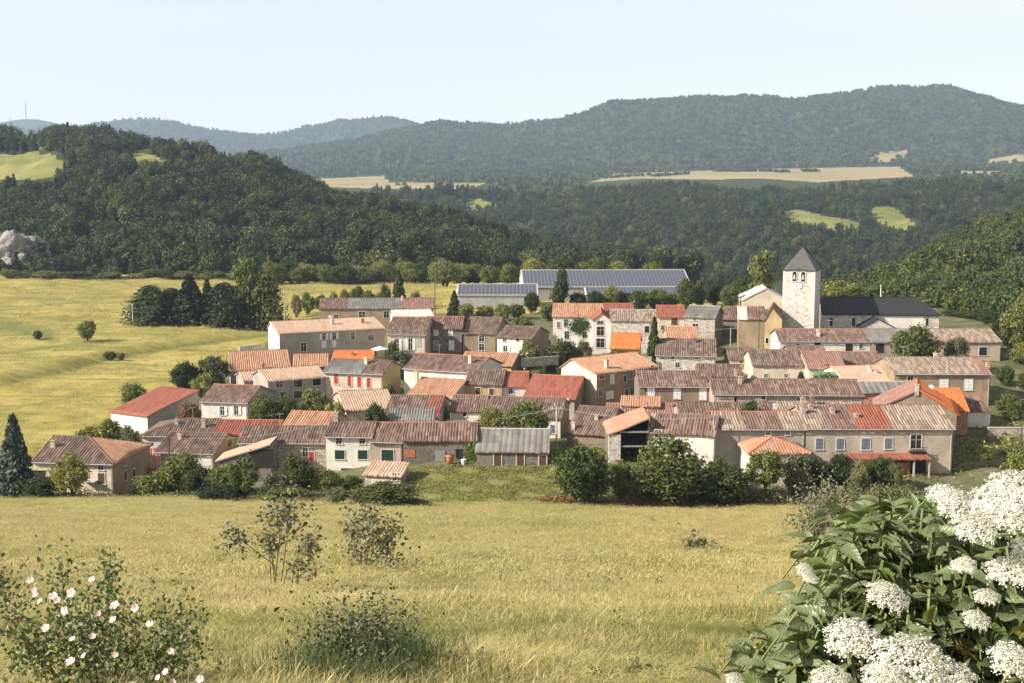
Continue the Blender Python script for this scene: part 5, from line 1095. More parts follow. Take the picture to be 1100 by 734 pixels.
for i, (px, top, w) in enumerate([(604, 273, 34), (575, 277, 30), (640, 275, 30), (664, 280, 26), (700, 279, 26), (478, 279, 38), (548, 282, 24), (526, 285, 24), (624, 279, 24)]):
    T(px, top, 308, w, 430 + (i % 4) * 9, 'round%d' % (i % 4), 'light' if i % 2 else 'green', 'broadleaf_tree', 'sunny round topped tree behind the solar barns at the foot of the wooded slope', 'tree', .05, 'trees behind the solar barns')
pxs = [292, 301, 312, 320, 329, 340, 351, 358, 366, 375, 385, 394, 402, 411, 420, 436, 444, 453, 462, 492, 503, 512]
for i, px in enumerate(pxs):
    T(px, 279 + (i * 7) % 13, 304, 22 + (i * 5) % 14, 462 + (i * 3) % 8, 'round%d' % (i % 4), ('green', 'light', 'dark')[i % 3], 'edge_tree', 'one of the round trees lining the far edge of the yellow field', 'tree', .05, 'trees along the far field edge')
for i, px in enumerate([12, 34, 52, 70, 84, 100, 116, 134, 150, 168, 182, 200, 214, 232, 246, 262, 280]):
    T(px, 289 + (i * 5) % 9, 305, 24 + (i * 7) % 18, 468, 'shrub%d' % (i % 3), ('green', 'dark', 'light')[i % 3], 'edge_shrub', 'one of the shrubs along the foot of the wooded hill', 'shrub', .03, 'shrubs at the foot of the wooded hill')
for i, (px, top, w) in enumerate([(318, 315, 14), (330, 313, 16), (344, 316, 14), (358, 312, 12), (370, 309, 14), (384, 306, 18), (396, 310, 14), (408, 313, 16), (414, 304, 12), (446, 312, 14)]):
    T(px, top, 327, w, 345 + (i % 3) * 6, 'loose%d' % (i % 3), ('olive', 'green', 'dark')[i % 3], 'field_hedge_shrub', 'one of the small hedge shrubs behind the long low farm building', 'shrub', .04, 'hedge shrubs behind the farm building')
for i, (px, top, w) in enumerate([(500, 325, 20), (520, 327, 22), (540, 324, 18), (556, 326, 20), (590, 325, 20)]):
    T(px, top, 338, w, 322 + (i % 2) * 4, 'shrub%d' % (i % 3), ('light', 'green')[i % 2], 'hedge_shrub', 'one of the sunlit hedge shrubs along the lower solar barn', 'shrub', .03, 'hedge shrubs by the lower solar barn')
for i, (px, top, base, w, Y) in enumerate([(1082, 328, 392, 36, 258), (1098, 320, 400, 44, 250), (1066, 332, 372, 26, 282), (1052, 330, 362, 26, 292), (1096, 372, 408, 30, 240), (1022, 333, 356, 24, 300), (1038, 335, 358, 24, 296), (1074, 345, 385, 28, 266), (1090, 352, 398, 30, 252), (1104, 366, 410, 36, 238), (1112, 395, 440, 40, 215), (1080, 392, 420, 22, 222)]):
    T(px, top, base, w, Y, 'round%d' % (i % 4), ('dark', 'green')[i % 2], 'dark_tree', 'one of the dark trees at the right edge behind the pale pink roof end', 'tree', .05, 'dark trees at the right edge')
# trees along the crest of the left hill, on the pasture
for i, (px, base, h, w) in enumerate([(6, 160, 16, 10), (22, 163, 12, 11), (46, 164, 15, 10), (48, 156, 14, 9), (30, 150, 12, 10), (12, 148, 13, 9), (62, 152, 13, 9)]):
    T(px, base - h, base, w, 850, 'pine' if i % 2 else 'round%d' % (i % 4), 'spruce', 'pasture_pine', 'one of the dark pines scattered on the pasture at the top of the left hill', 'pine', .08, 'pines on the hilltop pasture', tk='t0')

for i, (px, base, h, w, Y) in enumerate([(118, 386, 9, 14, 268), (130, 385, 7, 10, 268), (40, 360, 6, 9, 290)]):
    T(px, base - h, base, w, Y, 'shrub%d' % (i % 3), ('dark', 'green')[i % 2], 'field_shrub', 'one of the low shrubs growing along the rough track in the yellow field', 'shrub', .03, 'shrubs along the field track')
# ivy on the white house
def ivy(key, px, py, w, h, n, label):
    H = HOUSES[key]; a, b_ = ray(px, py); q = (H['A'][1] * a - H['A'][0]) / (H['c'] - a * H['s']); z = CZ + b_ * H['A'][1] - H['z0']; k = H['A'][1] / F
    C = np.stack([q + rng.normal(0, .45, n) * w * k * .5, -.12 - rng.random(n) * .25, z + rng.normal(0, .45, n) * h * k * .5], 1); Nn = np.stack([rng.normal(0, .4, n), -np.ones(n), rng.normal(.4, .4, n)], 1)
    v, f = leaf_quads(C, Nn, np.full(n, .22)); o = link('climbing_ivy', mesh_np('climbing_ivy', v, f), None, [FM['ivy']]); o.location = H['o'].location; o.rotation_euler = H['o'].rotation_euler
    tag(o, label, 'ivy'); return o
ivy('C1', 622, 350, 20, 18, 900, 'bright green ivy between the windows of the white salmon roofed house')
ivy('A9b', 505, 488, 14, 26, 500, 'ivy on the dark stone barn wall near the grey ribbed roof')
# bracken covering the bank below the front row
def in_bank(n):
    px = rng.uniform(425, 672, n); Y = rng.uniform(148.5, 162.5, n); x = (px - 550) / F * Y; z = gz(x, Y); return px, np.stack([x, Y, z], 1)
px, Pb = in_bank(3600); Pb = Pb[np.sin(Pb[:, 0] * .8) * np.sin(Pb[:, 1] * .9 + Pb[:, 0] * .3) > -.5]; C = np.repeat(Pb, 9, 0) + rng.normal(0, 1, (len(Pb) * 9, 3)) * (.34, .34, .09) + (0, 0, .12); Nn = rng.normal(0, .5, (len(C), 3)) + (0, 0, 1)
v, f = leaf_quads(C, Nn, np.full(len(C), .12)); tag(link('bracken', mesh_np('bracken', v, f), None, [FM['bank']]), 'light green bracken covering the bank below the dark stone barn', 'bracken', kind='stuff')
# rough growth along the village edge, weeds in gardens
def strip(name, pts, n, size, hh, mat, label, cat):
    pts = np.array(pts, float); k = rng.uniform(0, len(pts) - 1, n); i = np.minimum(k.astype(int), len(pts) - 2); fr = (k - i)[:, None]; q = pts[i] * (1 - fr) + pts[i + 1] * fr
    px = q[:, 0]; Y = q[:, 1] + rng.normal(0, 1, n) * q[:, 2]; x = (px - 550) / F * Y + rng.normal(0, .6, n); hmul = .5 + .9 * np.abs(np.sin(px * .21) * np.sin(px * .083 + 1))
    C = np.stack([x, Y, gz(x, Y) + rng.random(n) ** 1.4 * hh * hmul], 1); Nn = rng.normal(0, .6, (n, 3)) + (0, -.2, .8); v, f = leaf_quads(C, Nn, np.full(n, size)); tag(link(name, mesh_np(name, v, f), None, [mat]), label, cat, kind='stuff')
strip('hedge_growth', [(-20, 150, .8), (120, 151, 1.0), (230, 151.5, 1), (340, 151, 1), (420, 150, 1)], 8000, .17, .8, FM['light'], 'rough green growth along the meadow edge at left', 'undergrowth')
strip('dry_growth', [(585, 147.5, .5), (640, 147.5, .6), (700, 148, .6), (745, 148.5, .5)], 7000, .16, .7, FM['dry'], 'reddish dry weeds along the foot of the right thicket', 'weeds')
strip('reed_growth', [(740, 150, .8), (830, 151.5, 1.0), (900, 152, 1.1), (990, 153, 1)], 20000, .18, 1.2, FM['olive'], 'tall olive green weeds before the long beige house', 'weeds')
strip('garden_growth', [(560, 168, 3), (700, 170, 2.5), (1000, 166, 3), (1120, 190, 10)], 5000, .3, .7, FM['green'], 'low garden weeds between the houses of the front row', 'weeds')
strip('yard_growth', [(120, 190, 8), (300, 200, 8), (420, 235, 8), (600, 245, 8), (700, 225, 6), (980, 225, 6)], 7000, .3, .8, FM['green'], 'low weeds and plants in the inner yards', 'weeds')
# edge of the field road, path below the bank
# ---- poles, cables, mast
def pole(px, top, base, Y, label, mat='polewood', cross=False, name='utility_pole', r=.12):
    x, y, zt = at(px, top, Y); zb = min(at(px, base, Y)[2], g1(x, Y) - .3); o = empty(name, (x, Y, zb)); tag(o, label, 'pole'); h = zt - zb
    m = MB(); m.tube([(0, 0, -.2), (0, 0, h)], [r * 1.2, r * .8], 8); m.build('pole', CM[mat], o)
    if cross:
        m = MB(); m.box(-.7, .7, -.06, .06, h - .5, h - .38); c = m.build('crossarm', CM['metal'], o); q = MB(); [q.tube([(xx, 0, h - .38), (xx, 0, h - .18)], .05, 6) for xx in (-.6, 0, .6)]; q.build('insulator', CM['white'], c)
    return Vector((x, Y, zt - .25))
p1 = pole(598, 436, 492, 172, 'grey concrete pole right of the long white fronted house', 'concrete', True)
p2 = pole(305, 311, 352, 300, 'pale pole rising behind the white modern house', 'concrete', True)
p3 = pole(181, 468, 497, 166, 'dark wooden pole among the brown roofs at left', 'bark')
p4 = pole(142, 327, 362, 318, 'thin white pole left of the broad dark pine', 'white', r=.09)
p5 = pole(785, 352, 376, 250, 'grey street lamp pole left of the tall tan house', 'concrete', r=.09)
p6 = pole(816, 330, 372, 248, 'thin dark pole against the tan wall', 'bark', r=.07)
p7 = pole(946.5, 306, 322, 285, 'white pole standing up behind the nave roof', 'white', r=.12)
p8 = pole(467, 300, 333, 330, 'thin pole behind the right end of the long low farm building', 'bark', r=.1)
p9 = pole(767, 446, 500, 162.5, 'slim grey pole at the corner of the white barn and the blue shuttered house', 'concrete', r=.06)
p10 = pole(1098, 455, 478, 175, 'dark pole at the right edge by the terrace wall', 'bark', r=.1)
m = MB(); m.tube([(0, 0, 0), (.9, 0, .25)], .04, 6); m.box(.75, 1.25, -.1, .1, .2, .3); o = m.build('lamp_head', CM['metal'], None); 
for ob in COL.objects:
    if ob.get('label') == 'grey street lamp pole left of the tall tan house': o.parent = ob; o.location = (0, 0, p5.z - ob.location.z - .1); ob.name = 'street_lamp'; ob['category'] = 'street lamp'
def cable(a, b, sag, label):
    m = MB(); m.tube([a.lerp(b, i / 14) - Vector((0, 0, sag * 4 * (i / 14) * (1 - i / 14))) for i in range(15)], .022, 4); tag(m.build('overhead_cable', CM['metal']), label, 'cable')
cable(p3, Vector(at(361, 452, 168)), 1.0, 'thin cable slung from the dark wooden pole to the white three storey house')
cable(p1, Vector(at(440, 447, 184)), 1.2, 'thin cable running left from the concrete pole over the roofs')
cable(p1, p9, .8, 'thin cable from the concrete pole to the slim corner pole')
cable(p5, Vector(at(700, 343, 268)), .8, 'thin cable before the shaded gable left of the street lamp')
x, y, z = at(28, 127, 8700); m = MB(); 
for sx in (-3, 3): m.tube([(sx, 0, 0), (sx * .3, 0, 105)], 1.6, 4)
for k_ in range(9): m.tube([(-3 + k_ * .23, 0, k_ * 11), (3 - (k_ + 1) * .23, 0, (k_ + 1) * 11)], .8, 4)
m.tube([(0, 0, 100), (0, 0, 118)], 1.2, 4); o = m.build('radio_mast', CM['metal']); o.location = (x, y, z); tag(o, 'thin lattice mast on the farthest hilltop at left', 'mast')

# ---- small things in the village
def dish(px, py, Y, label):
    x, y, z = at(px, py, Y); o = empty('satellite_dish', (x, y, z), R(-25)); tag(o, label, 'satellite dish'); V = []; n = 14
    for k_ in range(5):
        r_ = .42 * k_ / 4
        for i in range(n): V.append((r_ * math.cos(i * 6.2832 / n), -.02 - .5 * (r_ * r_), r_ * math.sin(i * 6.2832 / n)))
    q = [(k_ * n + i, k_ * n + (i + 1) % n, (k_ + 1) * n + (i + 1) % n, (k_ + 1) * n + i) for k_ in range(4) for i in range(n)]
    link('dish', mesh_np('dish', V, q, smooth=True), o, [CM['white']])
    m = MB(); m.tube([(0, .05, 0), (0, .1, -.3), (0, .3, -.9)], .035, 6); m.tube([(0, -.1, -.4), (0, -.5, -.05)], .02, 5); m.build('bracket', CM['metal'], o)
dish(608.5, 430, 193.5, 'white satellite dish on the gable of the long white fronted house')
dish(1000, 416, 186.5, 'white satellite dish by the orange roof ridge')
dish(656, 452.5, 184, 'white satellite dish at the left corner of the smooth pink roof')
# stone terrace ledge and clay pot
x0, y0, z0 = at(478, 506.5, 162.2); x1 = at(590, 505, 162.2)[0]
m = MB(); m.box(x0, x1, 162.0, 162.5, g1(0, 162) - .6, z0 + .05); m.box(x0 - .05, x1 + .05, 161.95, 162.55, z0 + .05, z0 + .15); o = m.build('terrace_wall', [WM['beige']]); tag(o, 'low pale terrace wall along the foot of the dark stone barn', 'wall')
x, y, z = at(483.5, 505.5, 162.9); m = MB(); m.tube([(0, 0, 0), (0, 0, .5), (0, 0, .9), (0, 0, 1.0)], [.28, .42, .5, .55], 14); o = m.build('clay_pot', CM['clay'], None, True); o.location = (x, y, g1(x, y) - .05); o.scale = (1.15, 1.15, 1.15); tag(o, 'large orange clay pot on the terrace by the dark stone barn', 'pot')
x, y, z = at(498, 505.5, 162.9); m = MB(); m.tube([(0, 0, 0), (0, 0, .35), (0, 0, .5)], [.2, .28, .3], 12); o = m.build('white_pot', CM['white']); o.location = (x, y, g1(x, y) - .02); o.scale = (1.2, 1.2, 1.4); tag(o, 'small white pot right of the orange clay pot', 'pot')
# parasol on the terrace
x, y, z = at(408, 374, 244); zg = g1(x, y); o = empty('garden_parasol', (x, y, zg)); tag(o, 'white garden parasol on the terrace behind the bright orange roof', 'parasol'); h = z - zg + .4
m = MB(); m.tube([(0, 0, -.1), (0, 0, h)], .03, 6); m.build('pole', CM['metal'], o)
m = MB(); 
for i in range(8): a0, a1 = i * .7854, (i + 1) * .7854; m.poly([(0, 0, h), (1.7 * math.cos(a0), 1.7 * math.sin(a0), h - .55), (1.7 * math.cos(a1), 1.7 * math.sin(a1), h - .55)]); m.poly([(1.7 * math.cos(a0), 1.7 * math.sin(a0), h - .55), (1.7 * math.cos(a0), 1.7 * math.sin(a0), h - .7), (1.7 * math.cos(a1), 1.7 * math.sin(a1), h - .7), (1.7 * math.cos(a1), 1.7 * math.sin(a1), h - .55)])
m.build('canopy', CM['white'], o)
# white terrace of the modern house, garden walls, terrace wall on the right
def wall_seg(px0, py0, px1, Y0, Y1, h, mat, label, th=.3, name='garden_wall'):
    a = Vector(at(px0, py0, Y0)); b = Vector(at(px1, py0, Y1)); d = Vector((b.x - a.x, b.y - a.y, 0)); L_ = d.length; o = empty(name, (a.x, a.y, 0), math.atan2(d.y, d.x)); zt = a.z; zb = min(g1(a.x, a.y), g1(b.x, b.y)) - .4
    if h: zb = max(zb, zt - h)
    m = MB(); m.box(0, L_, 0, th, zb, zt); w = m.build('wall', WM[mat], o); m = MB(); m.box(-.05, L_ + .05, -.05, th + .05, zt, zt + .08); m.build('coping', CM['concrete'], o); tag(o, label, 'wall')
wall_seg(257, 373, 281, 252, 256, 0, 'white', 'white terrace wall left of the white modern house')
wall_seg(1062, 460, 1110, 184, 184, 0, 'stone', 'grey retaining wall at the right edge behind the small grassy plot', .5)
wall_seg(560, 386, 600, 236, 240, 1.6, 'stone', 'rubble garden wall left of the white apartment gable')
wall_seg(655, 384, 700, 232, 232, 0, 'wstone', 'pale garden wall below the bright orange little house')
wall_seg(300, 531, 350, 150.5, 150.5, .9, 'brick', 'low reddish dry stone wall at the meadow edge')
# green garden awning
x, y, z = at(891, 404, 210); m = MB(); m.box(-2.6, 2.6, 0, 1.6, 0, .06); o = m.build('garden_awning', plain('green_canvas', (.12, .28, .17), .7)); o.location = (x, y, z); o.rotation_euler = (R(14), 0, 0)
m = MB(); [m.box(sx - .04, sx + .04, .05, .13, -1.8, 0) for sx in (-2.5, 2.5)]; m.build('post', CM['metal'], o); tag(o, 'green canvas awning over the little garden below the pink red roof', 'awning')

# television aerials on the ridges
def aerial(key, f):
    H = HOUSES[key]; x = H['W'] * f; y = H['hd']; z = H['zr']; m = MB(); m.tube([(x, y, z - .1), (x, y, z + 1.9)], .025, 5); m.tube([(x - .5, y - .3, z + 1.8), (x + .5, y + .3, z + 1.8)], .018, 4)
    for i in range(5): q = -.4 + i * .2; m.tube([(x + q - .18, y + q * .6 + .3, z + 1.8), (x + q + .18, y + q * .6 - .3, z + 1.8)], .012, 4)
    m.build('tv_aerial', CM['metal'], H['roof'])
for k_, f_ in (('A1', .3), ('A4', .6), ('A7', .4), ('A9b', .3), ('A16', .55), ('B3', .7), ('B10', .4), ('B13', .3), ('C3', .5), ('C7', .6), ('C9', .3), ('C12b', .5), ('C14', .6), ('C16', .2), ('B1', .5), ('B14', .4), ('C10', .75)): aerial(k_, f_)
# ------------------------------------------------------------------ meadow grass
def grass_mat(name, c0, c1, c2, green):
    m, t, b = newmat(name); b.inputs['Roughness'].default_value = .7; p = pos(t); gi = t.nodes.new('ShaderNodeNewGeometry'); oi = t.nodes.new('ShaderNodeObjectInfo')
    a = ramp(t, [(0, c0), (.5, c1), (1, c2)], gi.outputs['Random Per Island']).outputs[0]
    n1 = noise_n(t, .12, 4, p, .6); n2 = noise_n(t, .6, 4, p, .65)
    a = mix(t, mapr(t, n1, .46, .64, 0, .6), a, green); a = mix(t, mapr(t, n2, .5, .68, 0, .75), a, (c1[0] * .5, c1[1] * .56, c1[2] * .5))
    a = mix(t, mapr(t, oi.outputs['Random'], .6, 1, 0, .45), a, green)
    t.links.new(a, b.inputs['Base Color']); tr = t.nodes.new('ShaderNodeBsdfTranslucent'); ms = t.nodes.new('ShaderNodeMixShader'); ms.inputs[0].default_value = .35; t.links.new(a, tr.inputs[0])
    t.links.new(b.outputs[0], ms.inputs[1]); t.links.new(tr.outputs[0], ms.inputs[2]); t.links.new(ms.outputs[0], t.nodes['Material Output'].inputs[0]); return m
FM['straw'] = grass_mat('dry_meadow_grass', (.34, .28, .105), (.51, .43, .18), (.68, .59, .31), (.36, .345, .11))
FM['fresh'] = grass_mat('green_meadow_grass', (.16, .17, .05), (.24, .24, .07), (.32, .31, .10), (.20, .21, .06))
def tuft(seed, n, h, spread, w, heads=.3, curve=.35):
    g = np.random.default_rng(seed); V = []; Q = []
    for i in range(n):
        a = g.uniform(0, 6.283); r = spread * math.sqrt(g.random()); bx, by = r * math.cos(a), r * math.sin(a); hh = h * g.uniform(.5, 1.15); d = g.uniform(0, 6.283); cv = curve * hh * g.uniform(.2, 1.3); ww = w * g.uniform(.6, 1.2)
        px_, py_ = -math.sin(d) * ww / 2, math.cos(d) * ww / 2; k = len(V); dx, dy = math.cos(d), math.sin(d); head = g.random() < heads
        for t_, wf in ((0, 1), (.45, .85), (.8, 1.6 if head else .5), (1.0, .3)):
            o_ = cv * t_ * t_; V += [(bx + dx * o_ - px_ * wf, by + dy * o_ - py_ * wf, hh * t_ * (1 - .12 * t_)), (bx + dx * o_ + px_ * wf, by + dy * o_ + py_ * wf, hh * t_ * (1 - .12 * t_))]
        Q += [(k + 2 * j, k + 2 * j + 1, k + 2 * j + 3, k + 2 * j + 2) for j in range(3)]
    return mesh_np('tuft', V, Q)
TUFT = proto_set('grass_tuft', [tuft(i, 44, .08, .18, .0034, .2, 1.4) for i in range(3)] + [tuft(9, 44, .08, .17, .004, 0, 1.4)], [FM['straw']] * 3 + [FM['fresh']])
TUFTW = proto_set('wide_grass_tuft', [tuft(20 + i, 56, .11, .44, .0085, .2, 1.2) for i in range(3)] + [tuft(29, 56, .11, .42, .009, 0, 1.2)], [FM['straw']] * 3 + [FM['fresh']])
TUFTF = proto_set('far_grass_tuft', [tuft(30 + i, 70, .13, 1.0, .022, .2, 1.2) for i in range(3)] + [tuft(39, 70, .13, .95, .022, 0, 1.2)], [FM['straw']] * 3 + [FM['fresh']])
FM['darkgrass'] = grass_mat('dark_green_grass', (.06, .09, .03), (.10, .135, .045), (.16, .19, .07), (.09, .12, .04))
TUFTD = proto_set('dark_grass_tuft', [tuft(50, 40, .26, .14, .005, 0, .6)], [FM['darkgrass']])
def band(name, n, y0, y1, coll, s, green, power=1.6):
    u = rng.random(n); Y = (y0 ** (power) + u * (y1 ** power - y0 ** power)) ** (1 / power); px = rng.uniform(-110, 1210, n); X = (px - 550) / F * Y * 1.0 + rng.normal(0, .15, n)
    nz = np.array([mnoise.fractal(Vector((x * .12, y * .12, 0)), 1, 2, 4) for x, y in zip(X, Y)]); gr = (nz + rng.normal(0, .25, n)) > (.55 - green)
    P = np.stack([X, Y, gz(X, Y) - .02], 1); sc = rng.uniform(.7, 1.25, n) * s; flat = np.array([mnoise.fractal(Vector((x * .45 + 7, y * .3, 4)), .9, 2, 3) for x, y in zip(X, Y)]); sz = sc * np.clip(.6 + 1.0 * flat, .2, 1.25) * rng.uniform(.5, 1.6, n); pk = np.where(gr, 3, rng.integers(0, 3, n))
    scatter(name, P, rng.uniform(0, 6.28, n), np.stack([sc, sc, sz], 1), pk, coll, tilt=rng.normal(0, .12, (n, 2)), label='dry yellow meadow grass, %s' % {'near_grass': 'nearest to the camera', 'middle_grass': 'on the middle of the slope', 'lower_grass': 'on the lower slope', 'far_grass': 'at the far edge before the village'}[name], cat='grass')
band('near_grass', 18000, 4.5, 14, TUFT, 1.0, .1)
band('middle_grass', 22000, 13, 34, TUFTW, .9, 0)
band('lower_grass', 20000, 33, 80, TUFTF, .85, -.05)
band('far_grass', 22000, 78, 149, TUFTF, 1.0, -.15)

n = 9000; Yf = rng.uniform(156, 470, n) ; pxf = rng.uniform(-120, 480, n); Xf = (pxf - 550) / F * Yf; fbn = np.where(Yf > 340, 900, np.interp(Yf, [150, 188, 210, 222, 275, 330], [20, 92, 137, 190, 258, 330])); kf = pxf < fbn - 6
Xf, Yf = Xf[kf], Yf[kf]; n = len(Xf); sf = rng.uniform(.9, 2.2, n) * (.6 + Yf / 400)
scatter('field_grass', np.stack([Xf, Yf, gz(Xf, Yf) - .03], 1), rng.uniform(0, 6.28, n), np.stack([sf, sf, sf * rng.uniform(.5, 1.6, n)], 1), rng.integers(0, 4, n), TUFTF, label='rough grass scattered over the yellow field at left', cat='grass', tilt=rng.normal(0, .1, (n, 2)))
C, Nn = lobes_cloud(90, round_lobes(90, 6, .5, .4, .35, .7, (.2, .4)), .2, .6); wm = [crown_mesh('weed', C, Nn, .11)]
C, Nn = lobes_cloud(60, [(0, 0, .5, .22, .22, .55), (.2, .1, .3, .3, .2, .3)], .2, .3); wm.append(crown_mesh('weed', C, Nn, .1))
WEED = proto_set('meadow_weed', wm, [FM['olive'], FM['dark']])
n = 620; Yw = 7 * (115 / 7) ** rng.random(n); pxw = rng.uniform(-100, 1100, n); Xw = (pxw - 550) / F * Yw; sw = rng.uniform(.08, .28, n) * (.5 + np.minimum(Yw, 60) / 40)
cl = np.array([mnoise.noise(Vector((a * .25, b * .25, 9))) for a, b in zip(Xw, Yw)]) > -.05; Xw, Yw, sw = Xw[cl], Yw[cl], sw[cl]; n = len(Xw)
scatter('meadow_weeds', np.stack([Xw, Yw, gz(Xw, Yw) - .02], 1), rng.uniform(0, 6.28, n), np.stack([sw * rng.uniform(.8, 1.6, n), sw, sw * rng.uniform(.5, 1.1, n)], 1), rng.integers(0, 2, n), WEED, label='small greyish weeds dotted through the dry meadow', cat='weeds')
# ------------------------------------------------------------------ foreground plants
def leaf_shape(n, l, w, fold=.25, curl=.3, teeth=0):
    """broad pointed leaf along +x with a midrib fold; returns verts, quads"""
    V = []; Q = []
    for i in range(n + 1):
        t = i / n; hw = w * math.sin(math.pi * min(1, t * 1.02) ** .8) * (1 - .25 * t) * .62; hw *= 1 + teeth * (-1) ** i; z = -curl * l * t * t; x = l * t
        V += [(x, -hw, z + fold * hw), (x, 0, z), (x, hw, z + fold * hw)]
    for i in range(n):
        for j in (0, 1): Q.append((3 * i + j, 3 * i + j + 1, 3 * i + j + 4, 3 * i + j + 3))
    return np.array(V), np.array(Q)
def leaf_uv(n): return np.array([(i / n, j) for i in range(n + 1) for j in (0, .5, 1)])
def rotm(d, roll, n):
    """n frames from directions d (x axis) and roll"""
    d = d / np.linalg.norm(d, axis=1, keepdims=True); up = np.tile([0, 0, 1.], (n, 1)); y = np.cross(up, d); y /= np.maximum(np.linalg.norm(y, axis=1, keepdims=True), 1e-5); z = np.cross(d, y)
    c, s = np.cos(roll)[:, None], np.sin(roll)[:, None]; y2 = y * c + z * s; z2 = -y * s + z * c; return np.stack([d, y2, z2], 1)
def spray(base_v, base_q, O, D, roll, scale):
    n = len(O); M = rotm(D, roll, n); V = np.einsum('kj,njc->nkc', base_v, M) * scale[:, None, None] + O[:, None, :]; k = len(base_v)
    Q = (base_q[None] + (np.arange(n) * k)[:, None, None]).reshape(-1, base_q.shape[1]); return V.reshape(-1, 3), Q
def leaf_mat(name, c, back, gloss=.4, var=.4, veins=False):
    m, t, b = newmat(name); gi = t.nodes.new('ShaderNodeNewGeometry'); r = gi.outputs['Random Per Island']
    a = ramp(t, [(0, tuple(x * (1 - var) for x in c)), (.5, c), (.93, tuple(x * (1 + var) for x in c)), (1, (c[0] * 3.2, c[1] * 1.7, c[2]))], r).outputs[0]
    a = mix(t, gi.outputs['Backfacing'], a, back)
    if veins:
        uv = t.nodes.new('ShaderNodeUVMap'); uv.uv_map = 'UVMap'; sx = t.nodes.new('ShaderNodeSeparateXYZ'); t.links.new(uv.outputs[0], sx.inputs[0])
        def M(op, x, y=0.): 
            q_ = N(t, 'ShaderNodeMath', operation=op)
            for i_, v_ in enumerate((x, y)):
                if isinstance(v_, (int, float)): q_.inputs[i_].default_value = v_
                else: t.links.new(v_, q_.inputs[i_])
            return q_.outputs[0]
        side = M('ABSOLUTE', M('SUBTRACT', sx.outputs['Y'], .5)); vn = M('ABSOLUTE', M('SUBTRACT', M('FRACT', M('SUBTRACT', M('MULTIPLY', sx.outputs['X'], 9.), M('MULTIPLY', side, 3.2))), .5))
        vein = mapr(t, M('MINIMUM', vn, M('MULTIPLY', side, 2.5)), .0, .09, 1., 0.); a = mix(t, M('MULTIPLY', vein, .45), a, (c[0] * 1.9, c[1] * 1.7, c[2] * 1.9)); bump(t, b, M('MINIMUM', vn, M('MULTIPLY', side, 2.0)), .5, .004)
    n = noise_n(t, 60, 4, pos(t)); a = mix(t, mapr(t, n, .4, .7, 0, .35), a, tuple(x * .6 for x in c))
    t.links.new(a, b.inputs['Base Color']); b.inputs['Roughness'].default_value = gloss; b.inputs['Specular IOR Level'].default_value = .45
    tr = t.nodes.new('ShaderNodeBsdfTranslucent'); hs = N(t, 'ShaderNodeHueSaturation', Saturation=1.2, Value=1.3); t.links.new(a, hs.inputs['Color']); t.links.new(hs.outputs[0], tr.inputs[0]); ms = t.nodes.new('ShaderNodeMixShader'); ms.inputs[0].default_value = .28
    t.links.new(b.outputs[0], ms.inputs[1]); t.links.new(tr.outputs[0], ms.inputs[2]); t.links.new(ms.outputs[0], t.nodes['Material Output'].inputs[0]); return m
FM['elder'] = leaf_mat('elder_leaf', (.10, .135, .038), (.18, .21, .1), .36, .5, True)
FM['rose'] = leaf_mat('rose_leaf', (.10, .125, .035), (.14, .17, .07), .45)
FM['stem'] = plain('green_stem', (.14, .17, .06), .6, .3, 30)
FM['twig'] = plain('dry_twig', (.16, .12, .08), .8, .3, 30)
FM['petalw'] = plain('cream_petals', (.66, .63, .53), .7, .15, 40)
FM['pink'] = plain('pale_pink_petals', (.78, .55, .52), .6, .25, 30)
FM['stamen'] = plain('yellow_stamens', (.6, .42, .08), .7)
# flower head of the elder: a dome of tiny five petalled flowers on branching stalks
def umbel_mesh(seed, n, rad):
    g = np.random.default_rng(seed); V = []; Q = []
    cl = [(rad * math.sqrt((i + .5) / 26) * math.cos(i * 2.4), rad * math.sqrt((i + .5) / 26) * math.sin(i * 2.4)) for i in range(26)]
    for i in range(n):
        c = cl[g.integers(26)]; x, y = c[0] + g.normal() * rad * .115, c[1] + g.normal() * rad * .115; r = math.hypot(x, y) / rad
        z = .10 * rad * (1 - r * r) * 2 + g.normal() * rad * .035 - .03 * rad * (math.hypot(x - c[0], y - c[1]) / (rad * .115)); s = rad * .025 * g.uniform(.7, 1.2); a0 = g.uniform(0, 6.28); tx, ty = g.normal() * .4 + x / rad * .6, g.normal() * .4 + y / rad * .6
        for k in range(5):
            a = a0 + k * 1.2566; p = [(0, 0), (s * math.cos(a - .5), s * math.sin(a - .5)), (1.25 * s * math.cos(a), 1.25 * s * math.sin(a)), (s * math.cos(a + .5), s * math.sin(a + .5))]
            b_ = len(V); V += [(x + u, y + v_, z - tx * u - ty * v_) for u, v_ in p]; Q.append((b_, b_ + 1, b_ + 2, b_ + 3))
    return mesh_np('umbel', V, Q), cl
UMB = [umbel_mesh(i, 2000, 1.0) for i in range(3)]
def umbel_stalk(cl):
    m = MB(); m.tube([(0, 0, -1.2), (0, 0, -.5)], [.05, .04], 6)
    for x, y in cl: m.tube([(0, 0, -.55), (x * .5, y * .5, -.2), (x, y, .14 * (1 - x * x - y * y) * 2 - .05)], [.022, .016, .01], 4)
    o = m.build('stalk_master', FM['stem']); me = o.data; bpy.data.objects.remove(o); return me
STK = [umbel_stalk(c) for _, c in UMB]
for u, _ in UMB: u.materials.append(FM['petalw'])
eb = Vector(at(1010, 640, 2.6)); elder = empty('elder_bush', (eb.x, eb.y, g1(eb.x, eb.y))); tag(elder, 'flowering elder bush with white flower heads filling the lower right corner', 'elder bush')
E0 = elder.location
